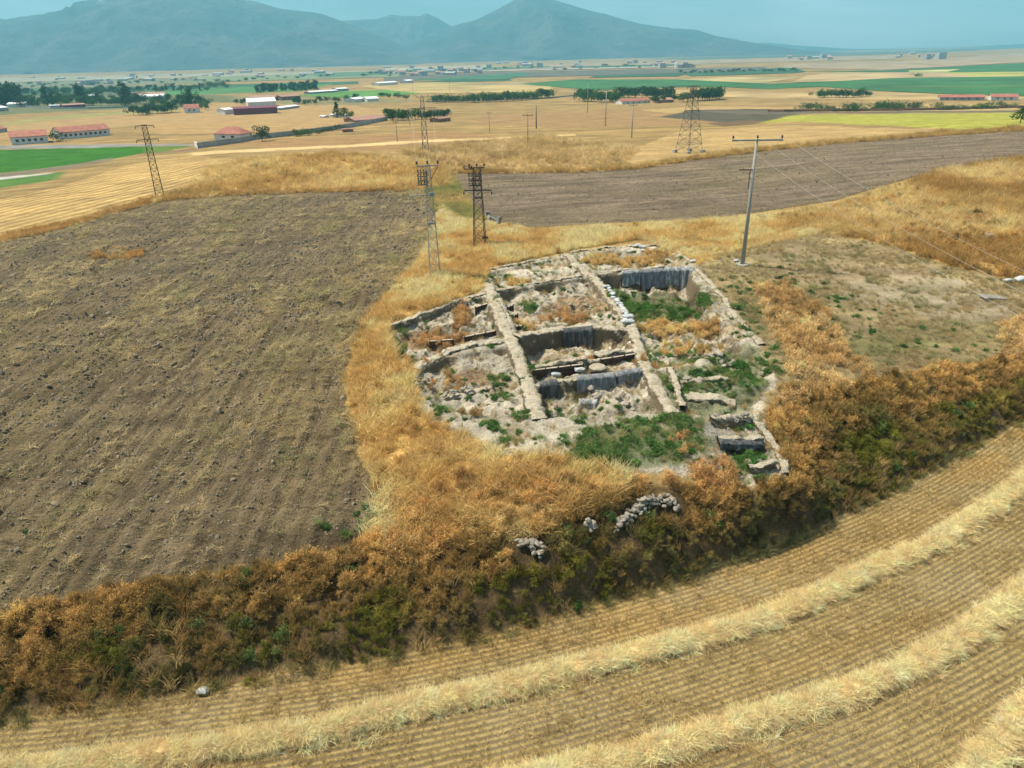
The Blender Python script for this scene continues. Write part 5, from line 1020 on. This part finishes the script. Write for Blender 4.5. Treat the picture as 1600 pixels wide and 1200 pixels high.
def tpx(kind, ci, px, py, hpx, label, group=None, wide=1.0, cat='tree'):
    p = ground([px], [py])[0]; return tree(kind, ci, tuple(p), height_to(p, py-hpx), label, group, cat, wide)
def row(kind, cis, pts, n, hr, label, group, jx_=2, jy_=.6, wide=1.0, cat='tree'):
    for i in range(n):
        k = (i+.5)/n*(len(pts)-1); j = int(k); u = k-j; a, b = pts[j], pts[min(j+1, len(pts)-1)]
        tpx(kind, random.choice(cis), a[0]+(b[0]-a[0])*u+random.uniform(-jx_, jx_), a[1]+(b[1]-a[1])*u+random.uniform(-jy_, jy_), random.uniform(*hr), label, group, wide*random.uniform(.85, 1.15), cat)
row('poplar', [0], [(2,167),(34,165)], 6, (28, 38), 'tall dark poplar in the clump at the left edge', 'poplars at the left edge', 1.5)
for x, y, h, lb in [(74,164,28,'slim poplar between the two white halls on the left'),(84,164,22,'shorter poplar right next to the slim one'),(127,162,30,'poplar pair member left of the short white hall'),(133,161,26,'poplar pair member touching the short white hall'),(197,165,35,'tall poplar at the left end of the long white hall'),(203,163,28,'poplar just right of the tall one by the long white hall'),(298,170,30,'slim dark poplar behind the small red roofed house')]: tpx('poplar', 0, x, y, h, lb)
row('round', [0, 1], [(30,166),(100,162),(190,163),(330,164)], 55, (10, 19), 'round green tree in the belt behind the left sheds', 'trees in the left belt', 4, 3, 1.1)
row('round', [0, 0, 1], [(0,150),(100,147),(200,145),(360,138)], 60, (6, 12), 'dark tree in the distant belt beyond the poplars', 'trees in the distant left belt', 4, 3, 1.3)
row('poplar', [0], [(238,141),(262,142),(316,142)], 9, (7, 12), 'tiny poplar standing in the distance behind the white hall', 'tiny distant poplars on the left', 3, 1)
row('round', [0, 0, 1], [(209,180),(240,178),(270,176)], 11, (12, 17), 'dark bushy tree in the clump in front of the small house', 'trees before the small house', 3, 1, 1.2)
row('round', [0, 1], [(265,166),(290,164),(325,172)], 9, (9, 14), 'green tree behind or beside the small red roofed house', 'trees around the small house', 3, 2, 1.1)
row('poplar', [0], [(402,144),(430,142),(470,141),(496,139)], 18, (9, 14), 'dark poplar in the dense far row above the brown sheds', 'poplars in the far row', 1.5, 1, 1.8)
row('round', [0, 1], [(370,163),(395,162),(430,162)], 8, (7, 10), 'small tree behind the maroon warehouse', 'trees behind the maroon warehouse', 3, 1, 1.1)
row('round', [0, 1], [(458,162),(480,164),(520,160),(560,158)], 13, (8, 13), 'green tree in the line right of the maroon warehouse', 'trees right of the warehouse', 3, 1.5, 1.1)
row('round', [1], [(590,150),(610,152),(640,155)], 9, (6, 9), 'tree at the edge of the bright green plot', 'trees at the green plot', 3, 1, 1.3)
tpx('conifer', 0, 527, 184, 24, 'dark conifer by the low white shelters', wide=1.1); tpx('round', 3, 538, 186, 18, 'yellow green tree right of the conifer', wide=1.2); tpx('round', 1, 548, 184, 12, 'small tree behind the yellow green one')
row('round', [0, 0, 1], [(603,186),(620,188),(650,187)], 9, (15, 20), 'dark tree of the clump at the end of the boundary wall', 'trees at the end of the wall', 3, 1, 1.1)
row('round', [2, 0], [(655,187),(680,186),(702,184)], 9, (11, 15), 'greyish tree right of the dark clump by the wall', 'greyish trees by the wall', 3, 1, 1.1)
row('round', [0, 1, 1], [(672,161),(740,160),(800,158),(862,153)], 30, (11, 17), 'round tree in the long straight row on the plain', 'trees in the long straight row', 1.5, .5, 1.15)
row('round', [0, 0, 1], [(900,158),(940,160),(968,160)], 14, (15, 21), 'dark tree left of the red roofed building', 'dark trees left of the red roof', 3, 1.5, 1.1)
row('round', [0], [(965,152),(1010,153),(1048,154)], 16, (14, 20), 'dark tree behind the red roofed building', 'dark trees behind the red roof', 3, 1, 1.1)
row('round', [0, 1, 3], [(1020,161),(1050,159),(1080,158)], 10, (10, 15), 'lighter green tree right of the red roofed building', 'lighter trees right of the red roof', 3, 1, 1.2)
row('round', [0], [(1083,157),(1105,156),(1126,155)], 12, (17, 20), 'tree of the dense block at the right end of the tree group', 'dense block of trees', 2, 1, 1.2)
row('round', [0, 0, 1], [(1276,152),(1310,153),(1362,151)], 16, (9, 15), 'dark tree in the clump below the long green field', 'clump below the long green field', 3, 1.2, 1.2); tpx('bush', 0, 1267, 149, 6, 'single round bush left of the clump below the green field', wide=1.2)
row('bush', [1, 2, 0], [(1252,173),(1300,174),(1350,173),(1398,172)], 14, (6, 15), 'green bush along the wall behind the yellow green field', 'bushes along the brown wall', 5, .6, 1.3, 'bush')
row('bush', [2, 2, 1], [(1368,172),(1400,172),(1440,171)], 12, (11, 17), 'tall greyish bush in the middle of the wall line', 'tall greyish bushes', 3, .6, 1.0, 'bush')
row('bush', [2, 1], [(1460,172),(1490,172),(1540,170),(1590,168)], 14, (6, 13), 'greyish bush on the right part of the wall line', 'bushes on the right part of the wall', 3, .6, 1.4, 'bush')
tpx('round', 0, 1594, 192, 26, 'dark tree at the right edge beside the yellow green field', wide=1.2); tpx('bush', 1, 1433, 120, 7, 'lone bush on the tan field at the far right', wide=1.8, cat='bush')
tpx('bush', 0, 89, 221, 17, 'round bush between the two red roofed barns', wide=1.1, cat='bush'); tpx('round', 2, 410, 221, 25, 'large grey green tree leaning over the boundary wall', wide=1.1)
for x, y, h, c_, lb in [(463,213,12,3,'yellow green bush behind the boundary wall, left of three'),(474,212,12,1,'green bush behind the boundary wall, middle of three'),(483,211,10,2,'greyish bush behind the boundary wall, right of three')]: tpx('bush', c_, x, y, h, lb, wide=1.3, cat='bush')
row('bush', [2], [(490,210),(510,206),(540,202)], 6, (5, 11), 'thin grey bush in the gap above the boundary wall', 'thin grey bushes by the wall', 3, .5, 1.2, 'bush')
row('round', [0, 1], [(1060,115),(1150,112),(1250,112)], 22, (3, 6), 'tiny dark tree in the far belt left of the tan field', 'tiny trees in the far belt', 4, 1, 1.8)
row('round', [0, 1], [(560,120),(700,113),(900,106),(1050,103)], 34, (2.5, 5), 'tiny tree on the far plain below the mountains', 'tiny trees on the far plain', 6, 3, 2.0)
row('round', [0, 1], [(10,136),(150,131),(340,126),(520,121)], 34, (3, 6), 'tiny tree among the far left village buildings', 'tiny trees in the far left', 6, 3, 1.8)
# ------------------------------------------------------------------ smoke
sm, t, out = newmat('smoke'); pv_ = N(t, 'ShaderNodeVolumePrincipled'); pv_.inputs['Color'].default_value = (.92, .95, .97, 1); pv_.inputs['Density'].default_value = .0035; t.links.new(pv_.outputs[0], out.inputs['Volume'])
def smoke(path, r0, label):
    w = at_plane([path[0][0]], [path[0][1]], PLAIN)[0]; k = mper(w); m = MB()
    for i in range(26):
        u = i/25; j = u*(len(path)-1); a = path[int(min(j, len(path)-2))]; b = path[int(min(j, len(path)-2))+1]; f_ = j-int(min(j, len(path)-2)); px = a[0]+(b[0]-a[0])*f_; py = a[1]+(b[1]-a[1])*f_
        d = pixdir([px], [py])[0]; p = CP+d*(w[1]/d[1]); rr_ = (r0*(.35+1.5*u))*k*random.uniform(.7, 1.1); m.lathe([(0, -rr_), (rr_*.7, -rr_*.7), (rr_, 0), (rr_*.7, rr_*.7), (0, rr_)], tuple(p+np.array([random.uniform(-1, 1)*rr_*.5, random.uniform(-20, 20), 0])), 8)
    return m.build('smoke', sm, kind='stuff', label=label)
smoke([(462,113),(455,102),(446,92),(432,82)], 2.6, 'thin white smoke column below the left mountain')
smoke([(1056,88),(1062,80),(1078,74),(1110,72)], 5, 'low drifting smoke at the foot of the right mountain')
